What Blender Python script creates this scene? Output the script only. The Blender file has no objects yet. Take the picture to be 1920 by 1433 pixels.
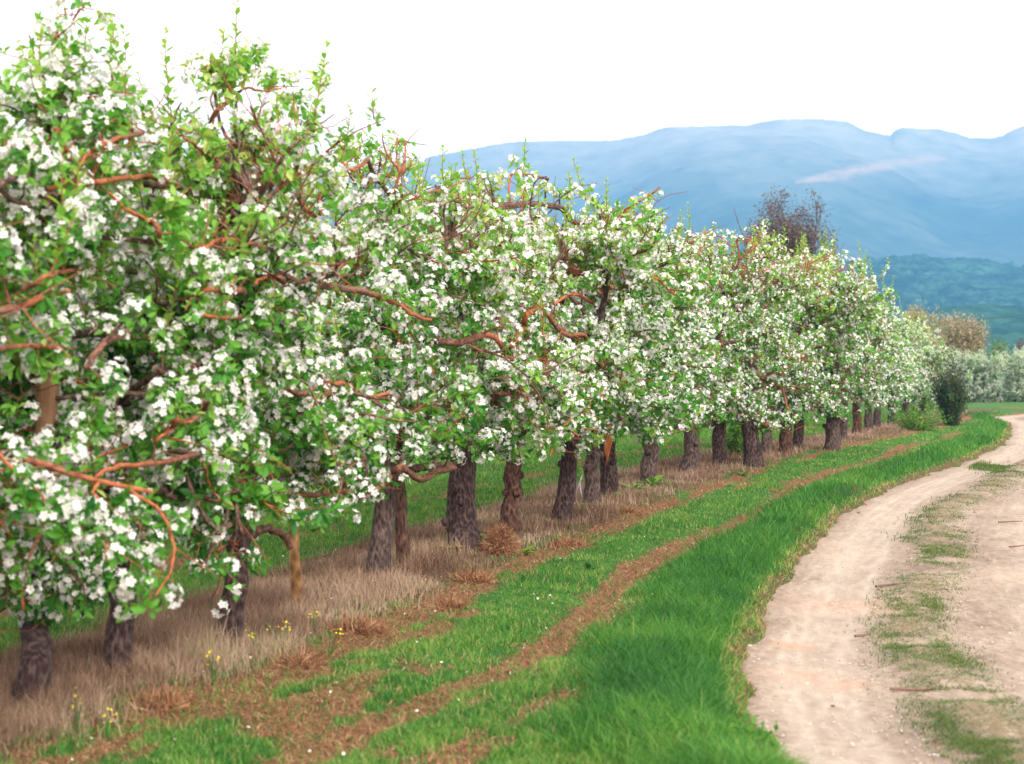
import bpy, math, random
import numpy as np
from mathutils import Vector

# ------------------------------------------------------------------ camera, sky, sun
SC = bpy.context.scene
COL = SC.collection
W0, H0, F = 1920.0, 1433.0, 3600.0
EYE = 1.75
PITCH = math.atan(76.5 / F)
cam_d = bpy.data.cameras.new('camera')
cam = bpy.data.objects.new('camera', cam_d)
COL.objects.link(cam)
cam_d.sensor_width = 36
cam_d.lens = 36 * F / W0
cam_d.clip_start = 0.1
cam_d.clip_end = 20000
cam.location = (0, 0, EYE)
cam.rotation_euler = (math.pi / 2 - PITCH, 0, 0)
cam_d.dof.use_dof = True
cam_d.dof.focus_distance = 18.5
cam_d.dof.aperture_fstop = 3.5
SC.camera = cam

SUN_EL, SUN_AZ = math.radians(38), math.radians(150)   # azimuth measured clockwise from +Y (the view)
world = bpy.data.worlds.new('World')
SC.world = world
world.use_nodes = True
wn = world.node_tree
wn.nodes.clear()
wo = wn.nodes.new('ShaderNodeOutputWorld')
wb = wn.nodes.new('ShaderNodeBackground')
sky = wn.nodes.new('ShaderNodeTexSky')
sky.sky_type = 'NISHITA'
sky.sun_disc = False
sky.sun_elevation = SUN_EL
sky.sun_rotation = SUN_AZ
sky.dust_density = 4.0
sky.air_density = 1.0
sky.ozone_density = 1.0
wmix = wn.nodes.new('ShaderNodeMixRGB')
wmix.inputs[0].default_value = 0.7
wmix.inputs[2].default_value = (15.5, 12.6, 10.8, 1)       # thin bright overcast veil
# the bright cloud veil glows more strongly low over the horizon
tcw = wn.nodes.new('ShaderNodeTexCoord'); sxw = wn.nodes.new('ShaderNodeSeparateXYZ'); rpw = wn.nodes.new('ShaderNodeValToRGB')
wn.links.new(tcw.outputs['Generated'], sxw.inputs[0]); wn.links.new(sxw.outputs[2], rpw.inputs[0])
for e_, (p_, c_) in zip(rpw.color_ramp.elements, ((.05, (.95, .66, .52, 1)), (.42, (.40, .34, .30, 1)))): e_.position = p_; e_.color = c_
mlw = wn.nodes.new('ShaderNodeVectorMath'); mlw.operation = 'SCALE'; mlw.inputs['Scale'].default_value = 31
wn.links.new(rpw.outputs[0], mlw.inputs[0]); wn.links.new(mlw.outputs[0], wmix.inputs[2])
wn.links.new(sky.outputs[0], wmix.inputs[1])
wn.links.new(wmix.outputs[0], wb.inputs[0])
wb.inputs[1].default_value = 0.15
wn.links.new(wb.outputs[0], wo.inputs[0])

sd = bpy.data.lights.new('sun', 'SUN')
sd.energy = 3.0
sd.angle = math.radians(12)
sd.color = (1.0, 0.93, 0.82)
sun = bpy.data.objects.new('sun', sd)
COL.objects.link(sun)
dv = Vector((math.sin(SUN_AZ) * math.cos(SUN_EL), math.cos(SUN_AZ) * math.cos(SUN_EL), math.sin(SUN_EL)))
sun.rotation_euler = dv.to_track_quat('Z', 'Y').to_euler()

SC.view_settings.view_transform = 'Standard'
SC.view_settings.look = 'None'
SC.view_settings.gamma = 1
SC.view_settings.exposure = 0.72
SC.render.engine = 'CYCLES'
cy = SC.cycles
cy.use_denoising = True
cy.max_bounces = 5
cy.diffuse_bounces = 3
cy.glossy_bounces = 2
cy.transmission_bounces = 4
cy.transparent_max_bounces = 4
cy.volume_bounces = 0

# ------------------------------------------------------------------ numpy helpers
rng = np.random.default_rng(11)

def _hash(ix, iy, seed):
    h = (ix.astype(np.int64) * 374761393 + iy.astype(np.int64) * 668265263 + seed * 974634777) & 0xffffffff
    h = ((h ^ (h >> 13)) * 1274126177) & 0xffffffff
    return ((h ^ (h >> 16)) & 0xffff) / 65535.0

def vnoise(x, y, seed=0):
    x = np.asarray(x, float); y = np.asarray(y, float)
    ix = np.floor(x); iy = np.floor(y)
    fx = x - ix; fy = y - iy
    fx = fx * fx * (3 - 2 * fx); fy = fy * fy * (3 - 2 * fy)
    a = _hash(ix, iy, seed); b = _hash(ix + 1, iy, seed)
    c = _hash(ix, iy + 1, seed); d = _hash(ix + 1, iy + 1, seed)
    return a + (b - a) * fx + (c - a) * fy + (a - b - c + d) * fx * fy

def fbm(x, y, seed=0, octv=4):
    s = 0; a = 0.5; t = 0
    for i in range(octv):
        s = s + a * vnoise(x * 2 ** i, y * 2 ** i, seed + i * 17); t += a; a *= 0.5
    return s / t

def sstep(a, b, x):
    t = np.clip((np.asarray(x, float) - a) / (b - a), 0, 1)
    return t * t * (3 - 2 * t)

def norm(v):
    v = np.asarray(v, float)
    return v / np.maximum(np.linalg.norm(v, axis=-1, keepdims=True), 1e-9)

class Geo:
    """Collects polygons of any size; builds one mesh quickly."""
    def __init__(s):
        s.v = []; s.l = []; s.n = []; s.t = []; s.m = []; s.c = 0
    def add(s, v, f, tint=0.0, mi=0):
        v = np.asarray(v, np.float32); f = np.asarray(f, np.int32)
        s.v.append(v); s.l.append((f + s.c).ravel()); s.n.append(np.full(len(f), f.shape[1], np.int32))
        t = np.zeros(len(v), np.float32); t[:] = tint
        s.t.append(t); s.m.append(np.full(len(f), mi, np.int32)); s.c += len(v)
    def build(s, name, mat, parent=None, smooth=True, loc=None):
        me = bpy.data.meshes.new(name)
        if s.c:
            v = np.concatenate(s.v); l = np.concatenate(s.l); n = np.concatenate(s.n)
            if loc is not None: v = v - np.asarray(loc, np.float32)
            me.vertices.add(len(v)); me.vertices.foreach_set('co', v.ravel())
            me.loops.add(len(l)); me.loops.foreach_set('vertex_index', l)
            me.polygons.add(len(n))
            me.polygons.foreach_set('loop_start', np.concatenate([[0], np.cumsum(n)[:-1]]).astype(np.int32))
            me.update(calc_edges=True)
            at = me.attributes.new('tint', 'FLOAT', 'POINT')
            at.data.foreach_set('value', np.concatenate(s.t))
            me.polygons.foreach_set('material_index', np.concatenate(s.m))
            me.polygons.foreach_set('use_smooth', np.full(len(n), smooth))
        for m in (mat if isinstance(mat, (list, tuple)) else [mat]): me.materials.append(m)
        me.update()
        o = bpy.data.objects.new(name, me)
        COL.objects.link(o)
        if parent is not None: o.parent = parent
        if loc is not None and parent is None: o.location = loc
        return o

def tube(g, pts, rad, sides=7, tint=0.0, rough=0.0, r=None, cap=True, mi=0):
    pts = np.asarray(pts, float); rad = np.asarray(rad, float); n = len(pts)
    tan = norm(np.gradient(pts, axis=0))
    up = np.array([0, 0, 1.0]) if abs(tan[0][2]) < 0.9 else np.array([1.0, 0, 0])
    u = np.zeros((n, 3)); cur = norm(np.cross(tan[0], up))
    for i in range(n):
        cur = norm(cur - tan[i] * np.dot(cur, tan[i])); u[i] = cur
    w = np.cross(tan, u)
    a = np.linspace(0, 2 * math.pi, sides, endpoint=False)
    R = rad[:, None] * np.ones((1, sides))
    if rough and r is not None: R = R * (1 + rough * r.uniform(-1, 1, R.shape))
    V = pts[:, None, :] + R[..., None] * (np.cos(a)[None, :, None] * u[:, None, :] + np.sin(a)[None, :, None] * w[:, None, :])
    V = V.reshape(-1, 3)
    i = np.arange(n - 1)[:, None] * sides; j = np.arange(sides)[None, :]; k = (j + 1) % sides
    f = np.stack([i + j, i + k, i + sides + k, i + sides + j], -1).reshape(-1, 4)
    tn = np.repeat(np.broadcast_to(tint, (n,)), sides) if np.ndim(tint) else tint
    g.add(V, f, tn, mi)
    if cap:
        e = (n - 1) * sides
        tl = tint[-1] if np.ndim(tint) else tint
        g.add(np.vstack([V[e:], pts[-1] + tan[-1] * rad[-1] * 0.5]), [(q, (q + 1) % sides, sides) for q in range(sides)], tl, mi)

def resample(pts, n):
    """Catmull-Rom through the points."""
    pts = np.asarray(pts, float)
    if len(pts) < 3:
        return pts[0] + (pts[-1] - pts[0]) * np.linspace(0, 1, n)[:, None]
    P = np.vstack([2 * pts[0] - pts[1], pts, 2 * pts[-1] - pts[-2]])
    t = np.linspace(0, len(pts) - 1 - 1e-6, n); i = t.astype(int); f = (t - i)[:, None]
    a, b, c, d = P[i], P[i + 1], P[i + 2], P[i + 3]
    return 0.5 * (2 * b + (c - a) * f + (2 * a - 5 * b + 4 * c - d) * f ** 2 + (3 * b - a - 3 * c + d) * f ** 3)

def stamp(g, tv, tf, pos, X, Y, Z, scale, tint, mi=0):
    """Copies a small template to many places: axes X, Y, Z per copy."""
    m = len(pos)
    if m == 0: return
    M = np.stack([X, Y, Z], 1) * np.asarray(scale).reshape(-1, 1, 1)
    V = np.einsum('nk,mkc->mnc', tv, M) + pos[:, None, :]
    f = tf[None] + (np.arange(m) * len(tv))[:, None, None]
    g.add(V.reshape(-1, 3), f.reshape(-1, tf.shape[1]), np.repeat(tint, len(tv)), mi)

def frames(Z, r):
    Z = norm(Z); q = r.normal(size=Z.shape); X = norm(np.cross(q, Z)); return X, np.cross(Z, X), Z

# ------------------------------------------------------------------ terrain and pixel rays
cp, sp = math.cos(PITCH), math.sin(PITCH)
def ray(px, py):
    a = (px - W0 / 2) / F; b = -(py - H0 / 2) / F
    return np.array([a, cp + b * sp, -sp + b * cp])   # camera forward = (0,cp,-sp), up = (0,sp,cp)

def g_base(x, y):
    x = np.asarray(x, float); y = np.asarray(y, float)
    z = -0.45 * sstep(28, 52, y) - 1.5 * sstep(46, 125, y)
    z = z + 0.03 * (vnoise(x * .35, y * .35, 3) - .5)
    z = z - 3.0 * sstep(220, 700, y)
    return z

def on_ground(px, py, dz=0.0):
    d = ray(px, py); k = (EYE) / -d[2]
    for _ in range(25):
        k = (EYE - dz - float(g_base(d[0] * k, d[1] * k))) / -d[2]
    return np.array([d[0] * k, d[1] * k, float(g_base(d[0] * k, d[1] * k))])

P0 = np.array([-2.37, 9.4]); RD = norm([6.77, 21.3]); RN = np.array([RD[1], -RD[0]])
def row_t(x, y): return (x - P0[0]) * RD[0] + (y - P0[1]) * RD[1]
def row_off(t): return np.interp(t, [-10, 0, 2, 6, 11, 16.5, 22, 30, 80], [0, 0, .05, -.25, -.35, -.5, -.2, -.1, 0])
def row_s(x, y):
    t = row_t(x, y)
    return (x - P0[0]) * RN[0] + (y - P0[1]) * RN[1] - row_off(t)
def row_point(t, s):
    s = s + row_off(t)
    return P0[0] + RD[0] * t + RN[0] * s, P0[1] + RD[1] * t + RN[1] * s

# road: left edge curve
EDGE_PX = [(1440, 1433), (1402, 1370), (1388, 1300), (1388, 1240), (1420, 1170), (1460, 1105), (1505, 1045), (1560, 985), (1640, 930), (1735, 893), (1825, 860), (1880, 832), (1893, 806), (1890, 793)]
edge = [on_ground(*p)[:2] for p in EDGE_PX]
edge = [np.array([1.35, -12.]), np.array([1.45, -4.]), np.array([1.45, 3.]), np.array([1.35, 6.2])] + edge
e1 = edge[-1]
edge += [e1 + np.array([1.2, 6.]), e1 + np.array([6, 13.]), e1 + np.array([16, 19.]), e1 + np.array([34, 24.]), e1 + np.array([60, 26.])]
EDGE = resample(np.array(edge), 260)

def road_d(x, y):
    """signed distance to the left road edge, positive on the road side; also position along it"""
    x = np.ravel(x); y = np.ravel(y); out = np.full(len(x), 1e3); al = np.zeros(len(x))
    A = EDGE[:-1]; B = EDGE[1:]; D = B - A; L2 = (D ** 2).sum(1)
    sel = np.where((x > -8) & (x < 90) & (y > -16) & (y < 110))[0]
    for k in range(0, len(sel), 20000):
        q = sel[k:k + 20000]
        px = x[q][:, None] - A[:, 0]; py = y[q][:, None] - A[:, 1]
        t = np.clip((px * D[:, 0] + py * D[:, 1]) / L2, 0, 1)
        dx = px - t * D[:, 0]; dy = py - t * D[:, 1]; dd = dx * dx + dy * dy
        j = dd.argmin(1); ii = np.arange(len(q))
        cr = D[j, 1] * dx[ii, j] - D[j, 0] * dy[ii, j]
        out[q] = np.sqrt(dd[ii, j]) * np.where(cr > 0, 1, -1); al[q] = j + t[ii, j]
    out[(out > 999)] = np.where(x[out > 999] > 0, 999, -999)
    return out, al
ROAD_W = 2.75

def ground_z(x, y, want_d=False):
    x = np.asarray(x, float); y = np.asarray(y, float)
    d, al = road_d(x, y)
    d = d.reshape(x.shape)
    wob = 0.10 * (fbm(x * 2.2, y * 2.2, 41) - .5) * 2
    inside = sstep(-0.02, 0.10, d + wob) * (1 - sstep(ROAD_W - .1, ROAD_W + .02, d + wob))
    z = g_base(x, y)
    near = 1 - sstep(60, 200, y)
    z = z + near * (0.05 * (fbm(x * 1.1, y * 1.1, 5) - .5) + 0.05 * (fbm(x * 3.5, y * 3.5, 9) - .5))
    t = row_t(x, y); s = row_s(x, y)
    z = z + near * 0.05 * np.exp(-((s - 0.25) / .55) ** 2)
    z = z - near * 0.045 * np.exp(-((s - 1.9) / .22) ** 2)
    z = z + near * 0.05 * np.exp(-((d + .45) / .35) ** 2)
    z = z + 0.035 - 0.13 * inside
    return (z, d) if want_d else z

def edge_wob(x, y): return .20 * (fbm(x * 2.2, y * 2.2, 41) - .5)

def gz(x, y): return float(ground_z(np.array([x]), np.array([y]))[0])

# ------------------------------------------------------------------ materials
def mat(name):
    m = bpy.data.materials.new(name); m.use_nodes = True
    nt = m.node_tree; b = nt.nodes['Principled BSDF']
    return m, nt, b

class NT:
    def __init__(s, nt): s.nt = nt
    def n(s, typ, **kw):
        x = s.nt.nodes.new(typ)
        for k, v in kw.items(): setattr(x, k, v)
        return x
    def l(s, a, b): s.nt.links.new(a, b)
    def noise(s, scale, detail=4, rough=.55, vec=None, coord='Object'):
        x = s.n('ShaderNodeTexNoise'); x.inputs['Scale'].default_value = scale
        x.inputs['Detail'].default_value = detail; x.inputs['Roughness'].default_value = rough
        if vec is None:
            c = s.n('ShaderNodeTexCoord'); vec = c.outputs[coord]
        s.l(vec, x.inputs['Vector']); return x.outputs[0]
    def ramp(s, fac, stops):
        r = s.n('ShaderNodeValToRGB'); e = r.color_ramp.elements
        while len(e) < len(stops): e.new(0.5)
        for q, (p, c) in zip(e, stops): q.position = p; q.color = (*c, 1)
        s.l(fac, r.inputs[0]); return r.outputs[0]
    def mix(s, fac, a, b, typ='MIX'):
        m = s.n('ShaderNodeMixRGB', blend_type=typ)
        for i, q in ((0, fac), (1, a), (2, b)):
            if isinstance(q, (int, float)): m.inputs[i].default_value = q
            elif isinstance(q, tuple): m.inputs[i].default_value = (*q, 1)
            else: s.l(q, m.inputs[i])
        return m.outputs[0]
    def math(s, op, a, b=0.0, clamp=False):
        m = s.n('ShaderNodeMath', operation=op, use_clamp=clamp)
        for i, q in ((0, a), (1, b)):
            if isinstance(q, (int, float)): m.inputs[i].default_value = q
            else: s.l(q, m.inputs[i])
        return m.outputs[0]
    def attr(s, name):
        a = s.n('ShaderNodeAttribute', attribute_name=name); return a
    def bump(s, h, strength, dist, bsdf):
        b = s.n('ShaderNodeBump'); b.inputs['Strength'].default_value = strength; b.inputs['Distance'].default_value = dist
        s.l(h, b.inputs['Height']); s.l(b.outputs[0], bsdf.inputs['Normal'])

def leafy(name, stops, trans=0.35, rough=0.5, spec=0.25, tcol=(1.15, 1.25, .55)):
    m, nt, b = mat(name); k = NT(nt)
    a = k.attr('tint'); c = k.ramp(a.outputs['Fac'], stops)
    k.l(c, b.inputs['Base Color']); b.inputs['Roughness'].default_value = rough
    b.inputs['Specular IOR Level'].default_value = spec
    t = k.n('ShaderNodeBsdfTranslucent'); k.l(k.mix(1.0, c, tcol, 'MULTIPLY'), t.inputs[0])
    mx = k.n('ShaderNodeMixShader'); mx.inputs[0].default_value = trans
    k.l(b.outputs[0], mx.inputs[1]); k.l(t.outputs[0], mx.inputs[2])
    k.l(mx.outputs[0], nt.nodes['Material Output'].inputs[0]); return m

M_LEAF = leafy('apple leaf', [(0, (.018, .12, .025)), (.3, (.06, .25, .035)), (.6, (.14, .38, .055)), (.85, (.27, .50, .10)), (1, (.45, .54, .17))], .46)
M_PETAL = leafy('apple petal', [(0, (.75, .75, .76)), (.75, (.80, .79, .80)), (.94, (.78, .64, .67)), (1, (.75, .40, .46))], .35, .6, .15, (1, 1, 1))
M_GRASS = leafy('grass blade', [(0, (.022, .10, .028)), (.35, (.045, .18, .03)), (.62, (.12, .30, .05)), (.82, (.27, .36, .10)), (1, (.42, .34, .17))], .35, .5, .2)
M_DRY = leafy('dry straw', [(0, (.09, .05, .035)), (.3, (.24, .155, .11)), (.65, (.40, .29, .21)), (.9, (.56, .44, .34)), (1, (.30, .34, .12))], .25, .7, .1, (1, .95, .85))
M_HAY = leafy('brown hay', [(0, (.09, .035, .02)), (.4, (.23, .105, .055)), (.75, (.38, .22, .125)), (1, (.52, .38, .25))], .1, .8, .1, (1, 1, 1))
M_OLIVE = leafy('road grass', [(0, (.05, .10, .03)), (.5, (.12, .19, .055)), (.8, (.27, .27, .10)), (1, (.42, .34, .18))], .3, .6, .15)
M_WEED = leafy('broad weed leaf', [(0, (.04, .15, .03)), (.6, (.10, .28, .04)), (.9, (.30, .38, .05)), (1, (.55, .36, .04))], .4)
M_DARKLEAF = leafy('dark shrub leaf', [(0, (.008, .035, .012)), (.6, (.018, .075, .02)), (1, (.06, .17, .035))], .2)
M_PURPLE = leafy('bud twig leaf', [(0, (.06, .045, .038)), (.6, (.13, .095, .075)), (1, (.22, .17, .12))], .2, .7, .1, (1, 1, 1))
M_YELLOWLEAF = leafy('yellow spring leaf', [(0, (.20, .22, .07)), (.5, (.36, .31, .14)), (1, (.60, .48, .38))], .35, .6, .1, (1, 1, .9))
M_YFLOWER = leafy('yellow flower', [(0, (.75, .60, .03)), (1, (.85, .75, .10))], .3, .6, .1, (1, 1, 1))
M_WFLOWER = leafy('fallen petal', [(0, (.8, .78, .76)), (1, (.85, .8, .8))], .2, .6, .1, (1, 1, 1))

def bark(name, dark, mid, light, sc=(28, 28, 7), bump=.9, dist=.02, tinted=None):
    m, nt, b = mat(name); k = NT(nt)
    c = k.n('ShaderNodeTexCoord'); mp = k.n('ShaderNodeMapping'); mp.inputs['Scale'].default_value = sc
    k.l(c.outputs['Object'], mp.inputs[0])
    n1 = k.noise(1.0, 6, .65, mp.outputs[0]); n2 = k.noise(3.3, 3, .6)
    v = k.n('ShaderNodeTexVoronoi'); v.inputs['Scale'].default_value = .8; k.l(mp.outputs[0], v.inputs['Vector'])
    h = k.math('MULTIPLY', n1, k.math('ADD', v.outputs['Distance'], .35))
    col = k.ramp(h, [(.16, dark), (.40, mid), (.66, light)])
    col = k.mix(k.math('MULTIPLY', k.math('SUBTRACT', n2, .5, True), 2.0, True), col, tuple(q * 1.6 + .012 for q in mid))
    if tinted:
        a = k.attr('tint'); c2 = k.ramp(n1, [(.3, tinted[0]), (.6, tinted[1])])
        col = k.mix(a.outputs['Fac'], col, c2)
    k.l(col, b.inputs['Base Color']); b.inputs['Roughness'].default_value = .9
    b.inputs['Specular IOR Level'].default_value = .2
    k.bump(h, bump, dist, b); return m

M_BARK = bark('old apple bark', (.008, .005, .006), (.045, .028, .028), (.13, .09, .085), (52, 52, 22), 1.0, .03)
M_BARK_PALE = bark('pale grey apple bark', (.018, .012, .012), (.068, .048, .044), (.17, .125, .11), (52, 52, 22), 1.0, .03)
M_BARK_RED = bark('reddish apple bark', (.015, .008, .007), (.07, .036, .028), (.17, .10, .075), (52, 52, 18), 1.0, .03)
M_LIMB = bark('apple limb bark', (.03, .018, .016), (.10, .06, .05), (.24, .16, .13), (40, 40, 40), .9, .012, ((.17, .05, .025), (.46, .15, .06)))
M_SMOOTH = bark('smooth tan bark', (.06, .03, .018), (.25, .14, .06), (.42, .27, .13), (22, 22, 14), .5, .008)
M_POST = bark('weathered post wood', (.10, .05, .03), (.22, .12, .07), (.36, .22, .14), (30, 30, 3), .3, .004)
M_SCAR = bark('split red wood', (.25, .07, .03), (.55, .18, .07), (.65, .28, .12), (30, 30, 6), .6, .01)

def simple(name, col, rough=.6, metal=0.0, nscale=30, var=.35):
    m, nt, b = mat(name); k = NT(nt); n = k.noise(nscale, 4)
    k.l(k.ramp(n, [(.3, tuple(c * (1 - var) for c in col)), (.7, tuple(min(1, c * (1 + var)) for c in col))]), b.inputs['Base Color'])
    b.inputs['Roughness'].default_value = rough; b.inputs['Metallic'].default_value = metal; return m
M_METAL = simple('galvanised metal', (.42, .46, .50), .45, .6)
M_STONE = simple('pale stone', (.42, .38, .34), .9)
M_STICK = simple('dead stick', (.16, .09, .07), .9)
M_CABLE = simple('black cable', (.03, .03, .035), .6)

# ground
def ground_material():
    m, nt, b = mat('orchard ground'); k = NT(nt)
    c = k.n('ShaderNodeTexCoord'); o = c.outputs['Object']
    n_f = k.noise(38, 5, .65, o); n_m = k.noise(6, 5, .6, o); n_l = k.noise(1.4, 4, .55, o); n_x = k.noise(.03, 5, .6, o)
    green = k.ramp(n_f, [(.3, (.018, .065, .018)), (.55, (.05, .15, .03)), (.8, (.13, .24, .06))])
    fargreen = k.ramp(n_x, [(.35, (.05, .13, .03)), (.6, (.10, .20, .045)), (.8, (.20, .22, .09))])
    brown = k.ramp(n_f, [(.3, (.08, .04, .022)), (.55, (.23, .12, .065)), (.8, (.42, .27, .17))])
    straw = k.ramp(n_f, [(.3, (.05, .03, .02)), (.6, (.16, .10, .07)), (.8, (.28, .20, .14))])
    brow = k.attr('brown').outputs['Fac']; dry = k.attr('dry').outputs['Fac']; far = k.attr('far').outputs['Fac']; fr = k.attr('fringe').outputs['Fac']
    bm = k.math('ADD', brow, k.math('MULTIPLY', k.math('SUBTRACT', n_m, .5), 1.1))
    bm = k.math('MULTIPLY', k.math('SUBTRACT', bm, .42, True), 5, True)
    col = k.mix(bm, green, brown)
    col = k.mix(far, col, fargreen)
    dm = k.math('MULTIPLY', k.math('SUBTRACT', k.math('ADD', dry, k.math('MULTIPLY', k.math('SUBTRACT', n_m, .5), .6)), .35, True), 4, True)
    col = k.mix(dm, col, straw)
    col = k.mix(fr, col, k.ramp(n_f, [(.35, (.06, .035, .02)), (.7, (.22, .14, .09))]))
    k.l(col, b.inputs['Base Color']); b.inputs['Roughness'].default_value = .95; b.inputs['Specular IOR Level'].default_value = .1
    k.bump(k.math('ADD', n_f, k.math('MULTIPLY', n_m, 1.5)), .8, .04, b)
    return m

def road_material():
    m, nt, b = mat('sandy dirt'); k = NT(nt)
    c = k.n('ShaderNodeTexCoord'); o = c.outputs['Object']
    n_f = k.noise(60, 6, .7, o); n_m = k.noise(5, 5, .6, o); n_l = k.noise(.9, 4, .55, o)
    mp = k.n('ShaderNodeMapping'); mp.inputs['Scale'].default_value = (13, 5, 9); k.l(o, mp.inputs[0])
    n_s = k.noise(1.0, 5, .7, mp.outputs[0]); n_g = k.noise(22, 5, .75, o)
    base = k.ramp(k.math('ADD', k.math('MULTIPLY', n_s, .45), k.math('MULTIPLY', n_l, .55)), [(.38, (.17, .13, .10)), (.47, (.26, .207, .162)), (.57, (.325, .268, .215)), (.66, (.38, .32, .265))])
    base = k.mix(k.math('MULTIPLY', k.math('SUBTRACT', n_l, .55, True), 2.2, True), base, (.37, .265, .185))
    base = k.mix(k.math('MULTIPLY', k.math('SUBTRACT', n_g, .53, True), 6.5, True), base, (.18, .13, .10))
    base = k.mix(k.math('MULTIPLY', k.math('SUBTRACT', .42, n_g, True), 4.0, True), base, (.47, .40, .35))
    cx = k.n('ShaderNodeCombineXYZ'); k.l(k.math('MULTIPLY', k.attr('cw').outputs['Fac'], 16), cx.inputs[0]); k.l(k.attr('al').outputs['Fac'], cx.inputs[1])
    n_t = k.noise(1.0, 4, .6, cx.outputs[0])
    base = k.mix(k.math('MULTIPLY', k.math('SUBTRACT', n_t, .5, True), 2.4, True), base, (.43, .36, .30))
    base = k.mix(k.math('MULTIPLY', k.math('SUBTRACT', .46, n_t, True), 3.0, True), base, (.215, .165, .125))
    med = k.attr('median').outputs['Fac']
    grit = k.attr('grit').outputs['Fac']
    base = k.mix(k.math('MULTIPLY', grit, k.math('MULTIPLY', k.math('SUBTRACT', n_g, .38, True), 3.0, True)), base, (.17, .12, .095))
    mm = k.math('MULTIPLY', k.math('SUBTRACT', k.math('ADD', med, k.math('MULTIPLY', k.math('SUBTRACT', n_g, .5), 2.2)), .45, True), 1.6, True)
    base = k.mix(mm, base, k.ramp(n_f, [(.35, (.10, .085, .04)), (.65, (.26, .20, .12))]))
    rut = k.attr('rut').outputs['Fac']
    base = k.mix(k.math('MULTIPLY', rut, k.math('MULTIPLY', k.math('ADD', n_t, .1), .9, True)), base, (.46, .40, .34))
    st = k.attr('stain').outputs['Fac']
    base = k.mix(k.math('MULTIPLY', st, k.math('ADD', n_f, .1)), base, (.62, .22, .08))
    k.l(base, b.inputs['Base Color']); b.inputs['Roughness'].default_value = .95; b.inputs['Specular IOR Level'].default_value = .1
    k.bump(k.math('ADD', n_f, k.math('MULTIPLY', n_m, .6)), .35, .012, b)
    return m

def attr(me, name, vals):
    a = me.attributes.new(name, 'FLOAT', 'POINT'); a.data.foreach_set('value', np.asarray(vals, np.float32).ravel())

def grid_mesh(name, X, Y, Z, material):
    ny, nx = X.shape; g = Geo()
    i = np.arange(ny - 1)[:, None] * nx; j = np.arange(nx - 1)[None, :]
    f = np.stack([i + j, i + j + 1, i + nx + j + 1, i + nx + j], -1).reshape(-1, 4)
    g.add(np.stack([X, Y, Z], -1).reshape(-1, 3), f)
    o = g.build(name, material); o['kind'] = 'structure'; return o

def spread(a, b, step, lo, hi, grow=1.14):
    mid = list(np.arange(a, b, step)); r = []; s = step; x = mid[-1]
    while x < hi: s *= grow; x += s; r.append(x)
    l = []; s = step; x = a
    while x > lo: s *= grow; x -= s; l.append(x)
    return np.array(l[::-1] + mid + r)

xs = spread(-7, 13, .07, -4500, 4500); ys = spread(6.5, 56, .09, -300, 4600)
GX, GY = np.meshgrid(xs, ys)
GZ, GD = ground_z(GX, GY, True)
T_, S_ = row_t(GX, GY), row_s(GX, GY)
def brown_field(x, y, s=None, t=None):
    if s is None: s = row_s(x, y); t = row_t(x, y)
    n = .5 * fbm(t * .8 + 3, s * 2.2, 21) + .5 * fbm(t * 2.6, s * 5.5, 22); n2 = fbm(t * .8, s * 4.0, 33)
    b = np.zeros_like(s)
    b = np.maximum(b, np.exp(-((s - .95) / .20) ** 2) * .95 * sstep(.3, .5, n2 + .1))
    b = np.maximum(b, np.exp(-((s - 1.9 - .08 * np.sin(t * .7)) / .16) ** 2) * 1.05 * sstep(.2, .42, n2 + .12))
    b = np.maximum(b, np.exp(-((s - 2.55 - .06 * np.sin(t)) / .13) ** 2) * 1.0 * sstep(.36, .55, n2))
    n4 = fbm(t * .35 + 7, s * 3.2, 36)
    b = np.maximum(b, sstep(.7, 1.0, s) * (1 - sstep(2.5, 2.9, s)) * sstep(.55, .70, .5 * n + .5 * n4) * .8)
    b = np.maximum(b, np.exp(-((s + 1.7) / .3) ** 2) * sstep(.45, .6, n) * .9)
    return b
BR = brown_field(GX, GY, S_, T_)
DRY = np.exp(-np.clip((np.abs(S_ + .0) - .55) / .3, 0, 9) ** 2) * (T_ < 62)
near = (1 - sstep(60, 120, GY)) * (GY > -50)
M_GROUND = ground_material()
gr = grid_mesh('ground', GX, GY, GZ, M_GROUND)
attr(gr.data, 'brown', BR * near); attr(gr.data, 'dry', DRY * near); attr(gr.data, 'far', 1 - near)
attr(gr.data, 'fringe', np.exp(-((GD + .03) / .10) ** 2) * .9)

# road sheet
tan = norm(np.gradient(EDGE, axis=0)); nrm = np.stack([tan[:, 1], -tan[:, 0]], 1)
E2 = resample(EDGE, 1500); N2 = norm(resample(nrm, 1500))
cw = np.linspace(-.25, ROAD_W + .25, 70)
RX = E2[:, 0][:, None] + N2[:, 0][:, None] * cw; RY = E2[:, 1][:, None] + N2[:, 1][:, None] * cw
al = np.linspace(0, 1, 1500)[:, None] * np.ones((1, 70)); CW = np.ones((1500, 1)) * cw
RUT = np.exp(-((CW - .42) / .26) ** 2) + np.exp(-((CW - 2.0) / .35) ** 2)
MEDC = 1.02 + .10 * np.sin(RY * .9)
MED = np.exp(-((CW - MEDC) / .22) ** 2) * (.35 + .6 * sstep(.4, .65, fbm(RX * 2.6, RY * 1.7, 23)))
RZ = g_base(RX, RY) + .004 - .02 * RUT + .03 * MED + .006 * (fbm(RX * 6, RY * 6, 71) - .5) + .02 * (fbm(RX * 1.5, RY * 1.5, 75) - .5)
for c0 in (.25, .33, .55, .61):   # tyre ruts
    RZ = RZ - .006 * np.exp(-((CW - c0 - .05 * np.sin(RY * .5 + c0)) / .012) ** 2) * (fbm(RX * 2, RY * 2, 79) > .45)
rd = grid_mesh('road', RX, RY, RZ, road_material())
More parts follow.
